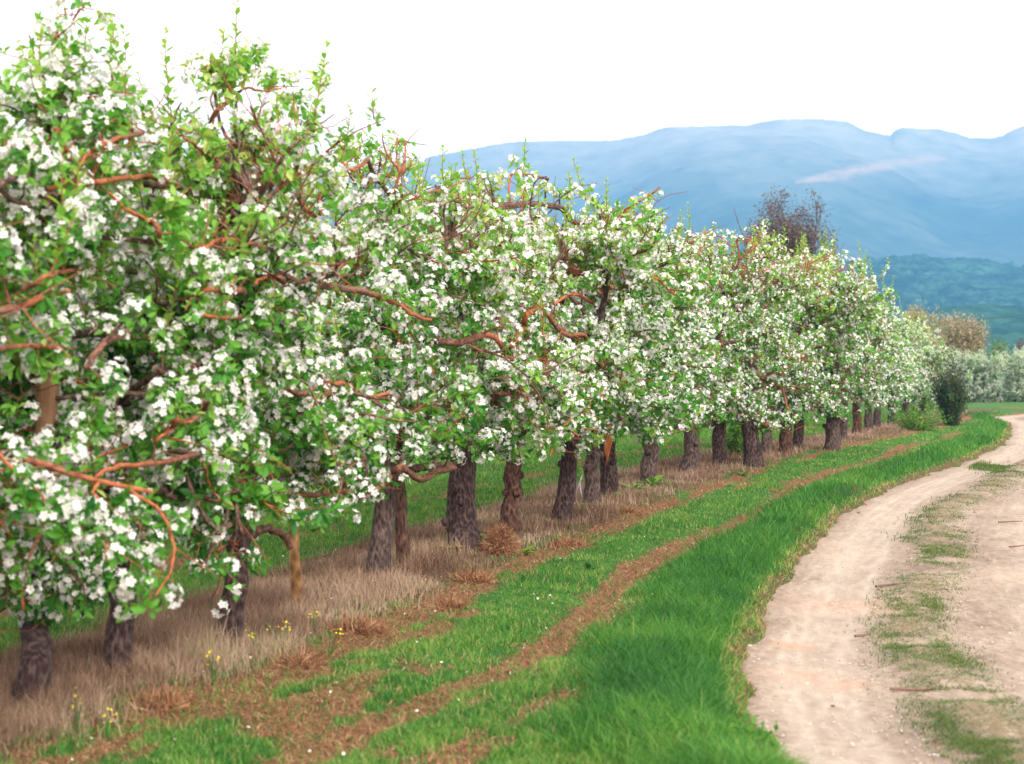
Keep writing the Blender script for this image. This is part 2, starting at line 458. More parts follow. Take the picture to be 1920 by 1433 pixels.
attr(rd.data, 'cw', CW); attr(rd.data, 'rut', np.clip(.75 * RUT + .8 * sum(np.exp(-((CW - c0 - .05 * np.sin(RY * .5 + c0)) / .018) ** 2) for c0 in (.25, .33, .55, .61)), 0, 1)); attr(rd.data, 'al', al * 100); attr(rd.data, 'median', MED); attr(rd.data, 'grit', np.exp(-((CW - .85) / .22) ** 2) * .8 + np.exp(-((CW - .02) / .10) ** 2) * .8 + np.exp(-((CW - 1.35) / .12) ** 2) * .5)
st = np.zeros_like(RX)
for (px, py, w, a) in ((1487, 1208, .10, .6), (1590, 1282, .10, .35), (1580, 1133, .35, .22), (1500, 1265, .2, .2)):
    p = on_ground(px, py); st += a * np.exp(-(((RX - p[0]) / w) ** 2 + ((RY - p[1]) / (w * 1.2)) ** 2))
attr(rd.data, 'stain', np.clip(st, 0, 1))

# ------------------------------------------------------------------ mountains, hills, haze
def hill_material(name, cols, sc, patch=False, bump=1.0):
    m, nt, b = mat(name); k = NT(nt); c = k.n('ShaderNodeTexCoord'); o = c.outputs['Object']
    n1 = k.noise(sc, 6, .65, o); n2 = k.noise(sc * 6, 4, .6, o)
    col = k.ramp(k.math('ADD', k.math('MULTIPLY', n1, .6), k.math('MULTIPLY', n2, .4)), cols)
    if patch:
        hgt = k.math('ADD', k.attr('high').outputs['Fac'], k.math('MULTIPLY', k.math('SUBTRACT', n1, .5), .3), True)
        col = k.mix(hgt, col, k.ramp(n2, [(.3, (.34, .33, .27)), (.7, (.58, .52, .44))]))
        col = k.mix(k.attr('bare').outputs['Fac'], col, (.46, .33, .23))
    k.l(col, b.inputs['Base Color']); b.inputs['Roughness'].default_value = 1; b.inputs['Specular IOR Level'].default_value = 0
    return m

def ridge_mesh(name, prof, D0, D1, material, ypx0, nrad=70, naz=620, amp=.06, lump=0.0, back=.35, seed=1):
    """terrain whose crest has the traced height; distance D0 (foot) to D1 (crest), then falls away behind"""
    px = np.linspace(-900, 2900, naz); py = np.interp(px, [p[0] for p in prof], [p[1] for p in prof])
    az = (px - 960) / F
    crest = (640 - py) / F * D1 * np.ones(naz) + EYE
    foot = (640 - ypx0) / F * D0 + EYE
    r = np.concatenate([np.linspace(0, 1, nrad), 1 + np.linspace(.03, back, 12)])
    Dm = (D0 + (D1 - D0) * r)[:, None] * np.ones((1, naz))
    Dm[:nrad] += (D1 - D0) * .12 * (np.sin(px / 130.)[None, :] * np.sin(np.pi * r[:nrad])[:, None])
    X = az[None] * Dm; Y = Dm
    rr = np.clip(r, 0, 1)[:, None]
    prof_r = rr ** 1.15
    ker = np.hanning(61); ker /= ker.sum(); sm = np.convolve(np.pad(crest, 30, mode='edge'), ker, 'valid'); sm = np.convolve(np.pad(sm, 30, mode='edge'), ker, 'valid')
    wq = sstep(.80, 1.0, rr); crest = crest + D1 * (fbm(px / 9., px * 0, seed + 3) - .5) * .0009
    Z = foot + ((sm[None] * (1 - wq) + crest[None] * wq) - foot) * prof_r
    rid = fbm(X / (D1 * .055), Y / (D1 * .055), seed, 5) - .5
    Z = Z + amp * (crest[None] - foot) * rid * 2 * np.sin(np.pi * np.clip(rr, 0, 1)) * 1.6
    Z[nrad:] -= ((r[nrad:] - 1) ** 1.2)[:, None] * (crest[None] - foot) * 1.5
    if lump: Z = Z + lump * (vnoise(X / 7, Y / 7, seed + 5) - .3 + .5 * vnoise(X / 3, Y / 3, seed + 8))
    return grid_mesh(name, X, Y, Z, material), X, Y, Z, px, r

MT = [(-900, 300), (0, 300), (300, 286), (368, 275), (445, 263), (512, 268), (570, 285), (640, 312), (712, 315), (803, 296), (872, 283), (915, 274), (975, 266), (1068, 265), (1148, 265), (1206, 254), (1245, 240), (1280, 239), (1400, 236), (1425, 230), (1460, 225), (1530, 224), (1590, 230), (1608, 240), (1618, 247), (1640, 251), (1668, 256), (1674, 248), (1690, 240), (1720, 242), (1760, 244), (1790, 251), (1818, 260), (1850, 261), (1875, 257), (1890, 247), (1920, 238), (2050, 225), (2900, 260)]
mt, X, Y, Z, px, r = ridge_mesh('mountains', MT, 2000, 3300, hill_material('mountain scrub', [(.35, (.035, .06, .05)), (.5, (.07, .10, .08)), (.65, (.12, .15, .12))], .004, True), 575, 110, 900, .07)
yp = 640 - (Z - EYE) / Y * F; PX = px[None] * np.ones_like(Z)
cy_ = np.interp(PX, [1480, 1500, 1560, 1620, 1680, 1740, 1790], [343, 340, 331, 318, 307, 299, 300]); wd = np.interp(PX, [1480, 1500, 1560, 1700, 1760, 1790], [.5, 3, 8, 7, 3, .5])
bare = .8 * np.clip(1.2 - np.abs(yp - cy_) / (wd * 1.5), 0, 1) * (PX > 1490) * (PX < 1775) * np.clip(fbm(PX / 14, yp / 8, 5) * 2 - .1, 0, 1)
attr(mt.data, 'bare', bare); attr(mt.data, 'high', sstep(330, 250, yp) * .0 + np.clip((Z - 190) / 260, 0, 1))
HL = [(-900, 520), (0, 500), (500, 490), (800, 478), (950, 474), (1100, 480), (1300, 492), (1500, 505), (1590, 499), (1640, 491), (1740, 487), (1830, 492), (1920, 505), (2100, 520), (2900, 500)]
ridge_mesh('wooded_hill', HL, 1000, 1700, hill_material('wooded slope', [(.40, (.004, .015, .016)), (.5, (.015, .05, .04)), (.60, (.05, .13, .08))], .035), 640, 160, 1400, .10, 6.0, seed=14)
HL2 = [(-900, 640), (1300, 630), (1500, 612), (1700, 592), (1830, 578), (1900, 580), (1990, 590), (2300, 600), (2900, 610)]
ridge_mesh('foot_hill', HL2, 500, 800, hill_material('foothill slope', [(.35, (.008, .03, .025)), (.5, (.02, .07, .05)), (.65, (.05, .12, .07))], .05), 700, 80, 1300, .08, 2.2, seed=27)

def haze():
    m = bpy.data.materials.new('haze air'); m.use_nodes = True; nt = m.node_tree; nt.nodes.clear()
    out = nt.nodes.new('ShaderNodeOutputMaterial'); v = nt.nodes.new('ShaderNodeVolumePrincipled')
    v.inputs['Color'].default_value = (.17, .52, 1.0, 1); v.inputs['Density'].default_value = 0.00036
    v.inputs['Anisotropy'].default_value = 0.0
    nt.links.new(v.outputs[0], out.inputs['Volume'])
    g = Geo(); x0, x1, y0, y1, z0, z1 = -4700, 4700, -400, 4640, -320, 440
    V = [(x0, y0, z0), (x1, y0, z0), (x1, y1, z0), (x0, y1, z0), (x0, y0, z1), (x1, y0, z1), (x1, y1, z1), (x0, y1, z1)]
    g.add(V, [(0, 3, 2, 1), (4, 5, 6, 7), (0, 1, 5, 4), (1, 2, 6, 5), (2, 3, 7, 6), (3, 0, 4, 7)])
    o = g.build('haze', m, smooth=False); o['kind'] = 'stuff'
haze()

# ------------------------------------------------------------------ things: tags
def thing(name, label, cat, loc=(0, 0, 0), group=None):
    o = bpy.data.objects.new(name, None); COL.objects.link(o); o.location = loc; o.empty_display_size = .2
    o['label'] = label; o['category'] = cat
    if group: o['group'] = group
    return o
def tag(o, label, cat, group=None):
    o['label'] = label; o['category'] = cat
    if group: o['group'] = group
    return o
def copy_tree(o, parent=None):
    c = o.copy(); COL.objects.link(c)
    if parent is not None: c.parent = parent
    for ch in o.children: copy_tree(ch, c)
    return c

# templates
LEAF_V = np.array([(0, 0, 0), (-.26, .45, .06), (0, .5, -.05), (.26, .45, .06), (-.17, .78, .0), (.17, .78, .0), (0, 1.05, -.14)])
LEAF_F3 = np.array([(0, 2, 1), (0, 3, 2), (4, 2, 6), (2, 5, 6)]); LEAF_F4 = np.array([(1, 2, 4, 4), (2, 3, 5, 5)])
LEAF_F = np.array([(0, 2, 1), (0, 3, 2), (1, 2, 4), (2, 3, 5), (4, 2, 6), (2, 5, 6)])
LEAF_LO_V = np.array([(0, 0, 0), (-.27, .5, .05), (.27, .5, .05), (0, 1.0, -.1)]); LEAF_LO_F = np.array([(0, 2, 1), (1, 2, 3)])

def flower_template(lo=False):
    V = []; Fc = []
    for i in range(5):
        a = i * 2 * math.pi / 5; ca, sa = math.cos(a), math.sin(a)
        if lo: loc = [(0, 0, 0), (-.24, .32, .10), (0, .58, .16), (.24, .32, .10)]
        else: loc = [(0, .03, 0), (-.20, .26, .10), (-.13, .50, .10), (.13, .52, .16), (.20, .26, .07)]
        b = len(V)
        for (x, y, z) in loc: V.append((x * ca - y * sa, x * sa + y * ca, z))
        Fc.append(tuple(range(b, b + len(loc))))
    return np.array(V), np.array(Fc)
FL_HI = flower_template(); FL_LO = flower_template(True)

def cluster_templates(lo, n=6, seed=5):
    r = np.random.default_rng(seed); out = []; fv, ff = FL_LO if lo else FL_HI
    for c in range(n):
        k = r.integers(4, 7) if not lo else 4
        Vs = []; Fs = []; b = 0
        for q in range(k):
            if q == 0: d = np.array([0, 0, 1.0])
            else:
                a = q * 2 * math.pi / (k - 1) + r.uniform(-.4, .4); e = r.uniform(.2, .9)
                d = np.array([math.cos(a) * math.cos(e), math.sin(a) * math.cos(e), math.sin(e)])
            d = norm(d + r.normal(size=3) * .15); X_, Y_, Z_ = frames(d[None], r)
            p = d * r.uniform(.030, .050) + np.array([0, 0, .008])
            V = fv @ np.vstack([X_, Y_, Z_]) * r.uniform(.034, .044) + p
            Vs.append(V); Fs.append(ff + b); b += len(V)
        out.append((np.vstack(Vs), np.vstack(Fs)))
    return out
CL_HI = cluster_templates(False); CL_LO = cluster_templates(True)

def foliage(gl, gb, pos, axis, r, lo, leaf=.055, nleaf=6, pb=.4, tint=None, scale=1.0):
    """leaf rosettes at every spur, blossom clusters on a share of them"""
    m = len(pos)
    if not m: return
    axis = norm(axis)
    tb = r.uniform(.1, .72, m) if tint is None else tint
    P = np.repeat(pos, nleaf, 0); A = np.repeat(axis, nleaf, 0)
    rad = norm(r.normal(size=P.shape)); rad = norm(rad - A * (rad * A).sum(1, keepdims=True) * .9)
    dirn = norm(rad + A * r.uniform(-.1, .9, (len(P), 1)) + np.array([0, 0, -.12]))
    nrmv = norm(np.cross(np.cross(dirn, A + r.normal(size=P.shape) * .35), dirn) + 1e-6)
    X_ = np.cross(dirn, nrmv)
    sc = leaf * scale * r.uniform(.65, 1.3, len(P))
    P = P + dirn * .008 + A * r.uniform(-.03, .02, (len(P), 1))
    t = np.clip(np.repeat(tb, nleaf) + r.normal(0, .13, len(P)), 0, 1)
    if lo: stamp(gl, LEAF_LO_V, LEAF_LO_F, P, X_, dirn, nrmv, sc, t)
    else: stamp(gl, LEAF_V, LEAF_F, P, X_, dirn, nrmv, sc, t)
    if gb is not None:
        idx = np.where(r.random(m) < pb)[0]
        CL = CL_LO if lo else CL_HI
        which = r.integers(0, len(CL), len(idx))
        for c in range(len(CL)):
            q = idx[which == c]
            if len(q):
                ax = norm(axis[q] + np.array([0, 0, .35]) + r.normal(size=(len(q), 3)) * .2)
                X2, Y2, Z2 = frames(ax, r)
                stamp(gb, CL[c][0], CL[c][1], pos[q] + ax * .012, X2, Y2, Z2, r.uniform(.66, 1.12, len(q)) * scale, np.clip(r.beta(1.2, 2.2, len(q)), 0, 1))

def wander(p, d, length, n, r, wob=.35, pull=(0, 0, 0)):
    pts = [np.array(p, float)]; d = norm(d); step = length / n; pull = np.array(pull, float)
    for i in range(n):
        d = norm(d + r.normal(size=3) * wob + pull)
        pts.append(pts[-1] + d * step)
    return np.array(pts)

# ------------------------------------------------------------------ hero limbs traced against the photograph (pixel path, offset from row plane)
def row_plane(px, py, s):
    d = ray(px, py); k = 10.0
    for _ in range(12):
        x, y = d[0] * k, d[1] * k
        t = row_t(x, y); so = s + float(row_off(t))
        k = (RN[0] * P0[0] + RN[1] * P0[1] + so) / (RN[0] * d[0] + RN[1] * d[1])
    return np.array([d[0] * k, d[1] * k, EYE + d[2] * k])
# (path, s, radius px at 1920 scale, orange 0..1)
HERO = [
 ([(0,583),(33,577),(67,563),(93,552),(132,545)], .9, 7, .8), ([(60,535),(87,518),(133,508)], .95, 5, .8),
 ([(0,655),(40,647),(70,648),(110,653)], .9, 5, .7), ([(363,553),(390,542),(425,543),(460,547)], .95, 7, 1.),
 ([(363,578),(390,592),(427,597),(453,593)], 1., 4, 1.), ([(357,465),(383,465),(410,452),(467,455),(513,472)], .9, 5, .9),
 ([(288,838),(300,817),(323,803),(330,787),(353,792),(380,773),(388,755)], .95, 4.5, 1.),
 ([(172,906),(194,884),(230,875),(309,866),(371,853)], .9, 5.5, .8), ([(380,862),(393,910),(411,937)], .95, 3, .9),
 ([(102,871),(146,849),(181,840)], .8, 5.5, .5), ([(275,930),(300,920),(331,937)], .7, 7, 0.),
 ([(408,1032),(442,1016),(462,985)], .4, 5, .85), ([(455,1015),(495,990),(530,1003),(545,1030)], .25, 9, 0.15),
 ([(858,874),(818,884),(791,900),(751,876),(734,891),(717,911),(680,932),(657,927),(633,917),(596,928),(548,922)], .45, 7.5, .25),
 ([(548,924),(545,893),(508,893),(460,897)], .5, 6, .1),
 ([(87,355),(127,342),(174,342),(231,335),(268,332),(301,335),(342,350)], .7, 6.5, .9),
 ([(87,378),(110,358),(134,321),(121,278),(107,244)], .6, 9, .7), ([(134,330),(167,291),(188,271),(234,258),(268,249)], .7, 5, 1.),
 ([(205,362),(241,395),(278,415),(298,429),(298,455)], .85, 5, 1.),
 ([(412,460),(419,435),(422,398),(445,372),(469,345),(474,291),(452,285),(422,254)], .5, 5.5, .8), ([(465,360),(490,352),(512,345)], .5, 3, .6),
 ([(330,250),(358,266),(378,285),(402,295),(415,310)], .6, 4, .5), ([(395,225),(409,208),(425,188),(429,174),(445,174)], .5, 5, .7),
 ([(445,174),(465,164),(496,172),(532,164),(560,150)], .5, 2.5, .9), ([(388,100),(385,120),(397,137)], .5, 3, .9),
 ([(559,368),(572,392),(586,402),(599,402),(603,365)], .6, 5, 1.), ([(562,740),(600,722),(640,720),(665,730),(690,745),(730,735)], .9, 5.5, .9),
 ([(562,530),(600,515),(655,493)], .9, 4, 1.), ([(478,530),(500,520),(520,518),(532,530)], .9, 5, 1.),
 ([(662,543),(713,557),(749,572),(774,590),(807,601)], .8, 5.5, .8),
 ([(919,540),(912,500),(900,455),(909,427),(930,398),(948,386),(1003,383),(1050,390),(1075,416),(1130,419),(1168,432)], .35, 7.5, 0.),
 ([(948,666),(941,648),(923,630),(894,632),(861,644)], .8, 6.5, .9), ([(952,670),(974,673),(1028,674)], .8, 4, 1.),
 ([(961,660),(961,648),(981,615),(988,590),(1014,579),(1040,608)], .7, 6.5, .95), ([(1040,608),(1061,628),(1097,630),(1104,655),(1123,681),(1155,700),(1175,712)], .75, 4.5, 1.),
 ([(988,510),(1039,507),(1094,514),(1123,532),(1148,565)], .3, 8, .1), ([(1039,570),(1075,552),(1115,572),(1152,608)], .7, 4, 1.),
 ([(1137,539),(1170,541),(1206,525),(1242,488)], .5, 4.5, .9), ([(1183,525),(1188,510),(1199,481),(1217,463)], .5, 4, 1.),
 ([(840,425),(847,434),(858,467),(866,490)], .2, 6, .3), ([(938,615),(938,590),(948,572),(985,557)], .6, 8, .1),
 ([(956,385),(956,336),(974,325),(1028,336)], .35, 3, .9), ([(1310,555),(1345,535),(1352,515)], .5, 6, 0.), ([(1400,525),(1430,522),(1455,530)], .4, 5, 0.),
 ([(1050,805),(1064,785),(1068,800),(1072,820),(1085,822)], .7, 4, 1.),
 ([(930,740),(960,735),(985,742),(1005,730)], .7, 5, .4), ([(640,300),(660,320),(690,300)], .4, 4, .9), ([(290,690),(330,700),(375,685)], .8, 6, .2),
 ([(160,690),(200,640),(240,625)], .75, 9, .2), ([(740,175),(755,170)], .4, 2, .4), ([(1140,740),(1200,745),(1240,732)], .6, 4, .2),
 ([(1480,560),(1510,548),(1535,556)], .5, 4, .2), ([(1400,690),(1420,670),(1460,690)], .6, 4, .5), ([(30,330),(0,345),(20,372),(60,385)], .6, 7, 0.),
]
HERO = [h for h in HERO if len(h[0]) > 2]
HERO_W = []
for _p, _s, _r, _o in HERO:
    _w = resample(np.array([row_plane(a_, b_, _s) for a_, b_ in _p]), 4 * len(_p)); HERO_W.append((_w, _r / F * np.linalg.norm(_w.mean(0))))

# ------------------------------------------------------------------ apple trees
def make_tree(idx, base, seed, height, dist, trunk_r=.13, lean=(0, 0), trunk_mat=None, hero=(), low=.55, spread_r=1.25, density=1.0, pb=.72, label='', group=None, leader_px=None, airy=.62, sprouts=12, slim=False, canopy_shift=(0, 0)):
    r = np.random.default_rng(seed); base = np.array(base, float)
    root = thing('apple_tree', label, 'tree', tuple(base), group)
    lo = dist > 21; B = base
    far = dist > 36
    # trunk
    tt = np.linspace(0, 1, 9); hT = min(1.15, height * .36) * (.4 if low < .1 else 1)
    lean = np.array([lean[0], lean[1], 0.0])
    tp = B + np.array([0, 0, -.08]) + tt[:, None] * np.array([0, 0, hT + .08]) + lean * (tt[:, None]) + r.normal(0, .004 if slim else .012, (9, 3)) * np.array([1, 1, 0])
    trd = trunk_r * (1.16 - .30 * tt + .30 * np.exp(-tt * 9)); trd[-1] *= .9
    if leader_px:
        tp = resample(np.array([tp[0], tp[2], row_plane(60, 1150, .05), row_plane(*leader_px[0], .1)]), 9); trd = np.linspace(trunk_r * 1.2, trunk_r * .75, 9)
    g = Geo(); tube(g, tp, trd, 18 if not far else 9, 0, .07, r)
    for _ in range(0 if far or slim else 4):    # burrs and pruning stubs
        i = r.integers(2, 8); a = r.uniform(0, 6.28); dd = np.array([math.cos(a), math.sin(a), r.uniform(-.1, .4)])
        tube(g, [tp[i] + dd * trd[i] * .6, tp[i] + dd * (trd[i] + .03)], [.055, .032], 7, 0, .15, r)
    top = tp[-1]
    # leader
    ld = wander(top - [0, 0, .06], [lean[0] * .4, lean[1] * .4, 1], height * (.50 if low >= .1 else .66), 8, r, .16, (0, 0, .06))
    lr = np.linspace(trunk_r * .72, trunk_r * .22, len(ld))
    if leader_px:
        ld = resample(np.array([row_plane(q[0], q[1], .1) for q in leader_px]), 10); lr = np.linspace(.062, .048, 10)
        g.build('trunk', M_BARK, root, loc=B); g = Geo(); tube(g, ld, lr, 14, 0, .04, r); g.build('leader', M_POST, root, loc=B)
    else:
        tube(g, ld, lr, 10 if not far else 6, 0, .06, r)
        g.build('trunk', trunk_mat or M_BARK, root, loc=B)
    # laterals
    segs = []          # (points, radii) that may carry spurs
    R3 = np.array([RD[0], RD[1], 0]); N3 = np.array([RN[0], RN[1], 0])
    nl = 16 if not slim else 7
    az0 = r.uniform(0, 6.28); twg = Geo()
    for i in range(nl):
        f = (i + r.uniform(0, .8)) / nl
        start = ld[0] * (1 - f) + ld[-1] * f
        j = min(int(f * (len(ld) - 1)), len(ld) - 2); q = f * (len(ld) - 1) - j
        start = ld[j] * (1 - q) + ld[j + 1] * q
        a = az0 + i * 2.4 + r.uniform(-.4, .4)
        d = R3 * math.cos(a) * 1.05 + N3 * math.sin(a) + np.array([0, 0, .12 + f * .75])
        L = spread_r * (1.05 - .45 * f ** 2) * r.uniform(.8, 1.15)
        p = wander(start, d, L, 10, r, .30, (0, 0, (-.05 - .10 * (low < .5)) if f < .45 else .03))
        zl = B[2] + low + .12; p[:, 2] = np.where(p[:, 2] < zl, zl + (p[:, 2] - zl) * .15, p[:, 2])
        zh = B[2] + height - .05; p[:, 2] = np.where(p[:, 2] > zh, zh + (p[:, 2] - zh) * .2, p[:, 2])
        rad = np.linspace(trunk_r * (.36 - .15 * f), .009, len(p))
        glm = Geo(); red = float(r.random() < .42) * r.uniform(.5, 1)
        tn = np.clip(np.linspace(-.3, 1.2, len(p)), 0, 1) * red
        tube(glm, p, rad, 7 if not far else 5, tn, .10, r)
        segs.append((p, 2.0))
        ns = 7
        for k in range(ns):
            u = r.uniform(.2, 1); jj = min(int(u * 10), 9); sp_ = p[jj]
            dd = norm(p[jj + 1] - p[jj]); side = norm(np.cross(dd, r.normal(size=3)))
            d2 = dd * r.uniform(.1, .8) + side + np.array([0, 0, .3 if f > .5 else r.uniform(-.65, .35)])
            L2 = r.uniform(.35, .72) * (1 - .2 * f)
            p2 = wander(sp_, d2, L2, 6, r, .28, (0, 0, -.06 if f < .45 else .03))
            if p2[:, 2].max() > B[2] + height + .1 or p2[:, 2].min() < B[2] + low: continue
            tube(glm, p2, np.linspace(max(rad[jj] * .5, .009), .004, 7), 5, float(np.clip(red + .1, 0, 1)), .08, r, cap=False)
            segs.append((p2, 1.0))
            for w in range(4):
                u2 = r.integers(1, 7); d3 = norm(r.normal(size=3) + norm(p2[-1] - p2[0]) * .8 + np.array([0, 0, .15]))
                p3 = wander(p2[u2], d3, r.uniform(.14, .34), 3, r, .2)
                if p3[:, 2].max() > B[2] + height + .12 or p3[:, 2].min() < B[2] + low - .05: continue
                if not far: tube(twg, p3, [.004, .0035, .003, .0022], 3, .6, cap=False)
                segs.append((p3, .9))
        glm.build('limb', M_LIMB, root, loc=B)
    heroP = []
    for (path, s, rp, org) in hero:
        W = np.array([row_plane(px, py, s + .06 * math.sin(i * 1.7 + px)) for i, (px, py) in enumerate(path)])
        allc = np.vstack([tp[5:], ld])
        d0 = np.linalg.norm(allc[:, None] - W[None, [0, -1]], axis=2)
        i, e = np.unravel_index(d0.argmin(), d0.shape)
        if e == 1: W = W[::-1]
        joint = allc[i]
        mid = joint * .45 + W[0] * .55 + np.array([0, 0, .04]) - N3 * .06
        body = resample(W, max(8, 4 * len(W)))
        conn = resample([joint, mid, W[0]], 5)[:-1] if d0.min() > .2 else np.array([joint])
        allp = np.vstack([conn, body])
        rr = rp / F * np.linalg.norm(W.mean(0) - np.array([0, 0, EYE]))
        nb = len(body); rad = np.concatenate([np.full(len(conn), rr * 1.1), np.linspace(rr * 1.05, rr * .6, nb)])
        allp = allp + r.normal(0, .004, allp.shape)
        gh = Geo(); tube(gh, allp, rad, 9, np.concatenate([np.zeros(len(conn)), np.minimum(org, np.linspace(.2, 1.6, nb))]), .12, r)
        for q in range(3, nb - 1, 3):
            d2 = norm(r.normal(size=3) + np.array([0, 0, .9])); p2 = wander(body[q], d2, r.uniform(.12, .3), 4, r, .3)
            if p2[:, 2].min() < B[2] + low: continue
            tube(gh, p2, np.linspace(rr * .35, .003, 5), 5, org * .5, cap=False); segs.append((p2, 2.6, 1))
        gh.build('limb', M_LIMB, root, loc=B)
        heroP.append((body, rr)); segs.append((body, .35, 1))
    # spurs
    P = []; A = []; HF = []
    dens = {True: 12.0, False: 17.0}[lo] * density
    for sg in segs:
        p, wgt = sg[0], sg[1]
        L = np.linalg.norm(np.diff(p, axis=0), axis=1).sum(); n = r.poisson(L * dens * wgt * 1.15)
        if n == 0: continue
        u = r.uniform(.12, 1, n) * (len(p) - 1); i = np.minimum(u.astype(int), len(p) - 2); q = (u - i)[:, None]
        c = p[i] * (1 - q) + p[i + 1] * q; tg = norm(p[i + 1] - p[i]); sd_ = norm(np.cross(tg, r.normal(size=(n, 3))))
        P.append(c + sd_ * r.uniform(.015, .06, (n, 1))); A.append(sd_ + tg * .4 + np.array([0, 0, .35])); HF.append(np.full(n, len(sg) > 2))
    P = np.vstack(P); A = np.vstack(A); HF = np.concatenate(HF)
    hrel = P[:, 2] - B[2]
    lowv = low + .13 * (vnoise(P[:, 0] * 2.2, P[:, 1] * 2.2, 8) - .5) * 2
    keep = (hrel > lowv) & (hrel < height + .15)
    keep &= r.random(len(P)) > airy * sstep(.62, .95, hrel / height)
    q3 = vnoise(P[:, 0] * 3.3 + P[:, 2] * 1.7, P[:, 1] * 3.3 + P[:, 2] * 2.9, 91) * .6 + vnoise(P[:, 0] * 5 - P[:, 2] * 4.1, P[:, 1] * 5 + P[:, 2] * 3.7, 92) * .4
    keep &= r.random(len(P)) > .85 * (1 - sstep(.30, .44, q3))
    keep |= HF & (hrel > low)
    P, A = P[keep], A[keep]
    near_h = [h for h in HERO_W if np.hypot(*(h[0].mean(0)[:2] - B[:2])) < 4.5]
    if near_h and group == ROWG:
        cam0 = np.array([0, 0, EYE]); kill = np.zeros(len(P), bool)
        for body, rr in near_h:
            v = P - cam0; Lp = np.linalg.norm(v, axis=1)
            for b_ in body[::1]:
                w = b_ - cam0; lb = np.linalg.norm(w); w = w / lb
                off = np.linalg.norm(v - (v @ w)[:, None] * w, axis=1)
                kill |= (off < .05 + rr) & (Lp < lb + .03) & (Lp > lb - 1.6)
        kill &= r.random(len(P)) < .88
        P, A = P[~kill], A[~kill]
    gl, gb = Geo(), Geo()
    # leaf tint turns lighter and yellower upward, backlight put into the colour
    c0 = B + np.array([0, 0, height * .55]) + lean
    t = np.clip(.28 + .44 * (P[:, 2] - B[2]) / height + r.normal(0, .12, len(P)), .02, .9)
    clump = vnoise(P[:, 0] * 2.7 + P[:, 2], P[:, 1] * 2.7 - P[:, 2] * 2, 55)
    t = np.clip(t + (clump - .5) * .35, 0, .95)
    pbv = np.clip(pb * (1.15 if lo else .92 if dist < 14 else 1.0) * (.55 + 1.1 * vnoise(P[:, 0] * 3.1 + 9, P[:, 2] * 3.1 + P[:, 1] * 3.1, 77)), 0, 1)
    sel = r.random(len(P)) < pbv
    nlf = 6 if not lo else 5
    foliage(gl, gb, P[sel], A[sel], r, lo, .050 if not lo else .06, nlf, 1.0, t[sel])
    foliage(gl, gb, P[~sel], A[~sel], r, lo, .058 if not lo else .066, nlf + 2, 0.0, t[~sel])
    # water sprouts at the top
    for k in range(sprouts):
        a = r.uniform(0, 6.28); rr_ = r.uniform(.1, spread_r * .85)
        c = c0 + R3 * math.cos(a) * rr_ + N3 * math.sin(a) * rr_ * .8
        near_ = P[np.argsort(np.hypot(P[:, 0] - c[0], P[:, 1] - c[1]))[:25]]
        if not len(near_): continue
        s0 = near_[near_[:, 2].argmax()]
        L = r.uniform(.14, .44)
        p = wander(s0, (r.uniform(-.25, .25), r.uniform(-.25, .25), 1), L, 5, r, .08, (0, 0, .1))
        tube(twg, p, np.linspace(.005, .002, 6), 3, .5, cap=False)
        n = int(L * 48); u = np.linspace(.05, 1, n); pp = np.array([np.interp(u * 5, range(6), p[:, q]) for q in range(3)]).T
        ang = np.arange(n) * 2.4; dr = np.stack([np.cos(ang), np.sin(ang), np.full(n, .9)], 1)
        dr = norm(dr); nn = norm(np.cross(np.cross(dr, [0, 0, 1.0]), dr)); X_ = np.cross(dr, nn)
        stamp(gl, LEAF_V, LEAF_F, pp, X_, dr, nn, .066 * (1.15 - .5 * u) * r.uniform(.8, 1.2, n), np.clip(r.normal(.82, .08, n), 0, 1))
    if twg.c:
        for m_ in twg.m: m_[:] = 1
        gl.m += twg.m; gl.n += twg.n; gl.t += twg.t; gl.v += twg.v; gl.l += [l + gl.c for l in twg.l]; gl.c += twg.c
    cr = gl.build('crown', [M_LEAF, M_LIMB], root, loc=B)
    gb.build('blossom', M_PETAL, cr, smooth=False, loc=B)
    return root, tp, trd

ROWG = 'blossoming apple trees of the front row'
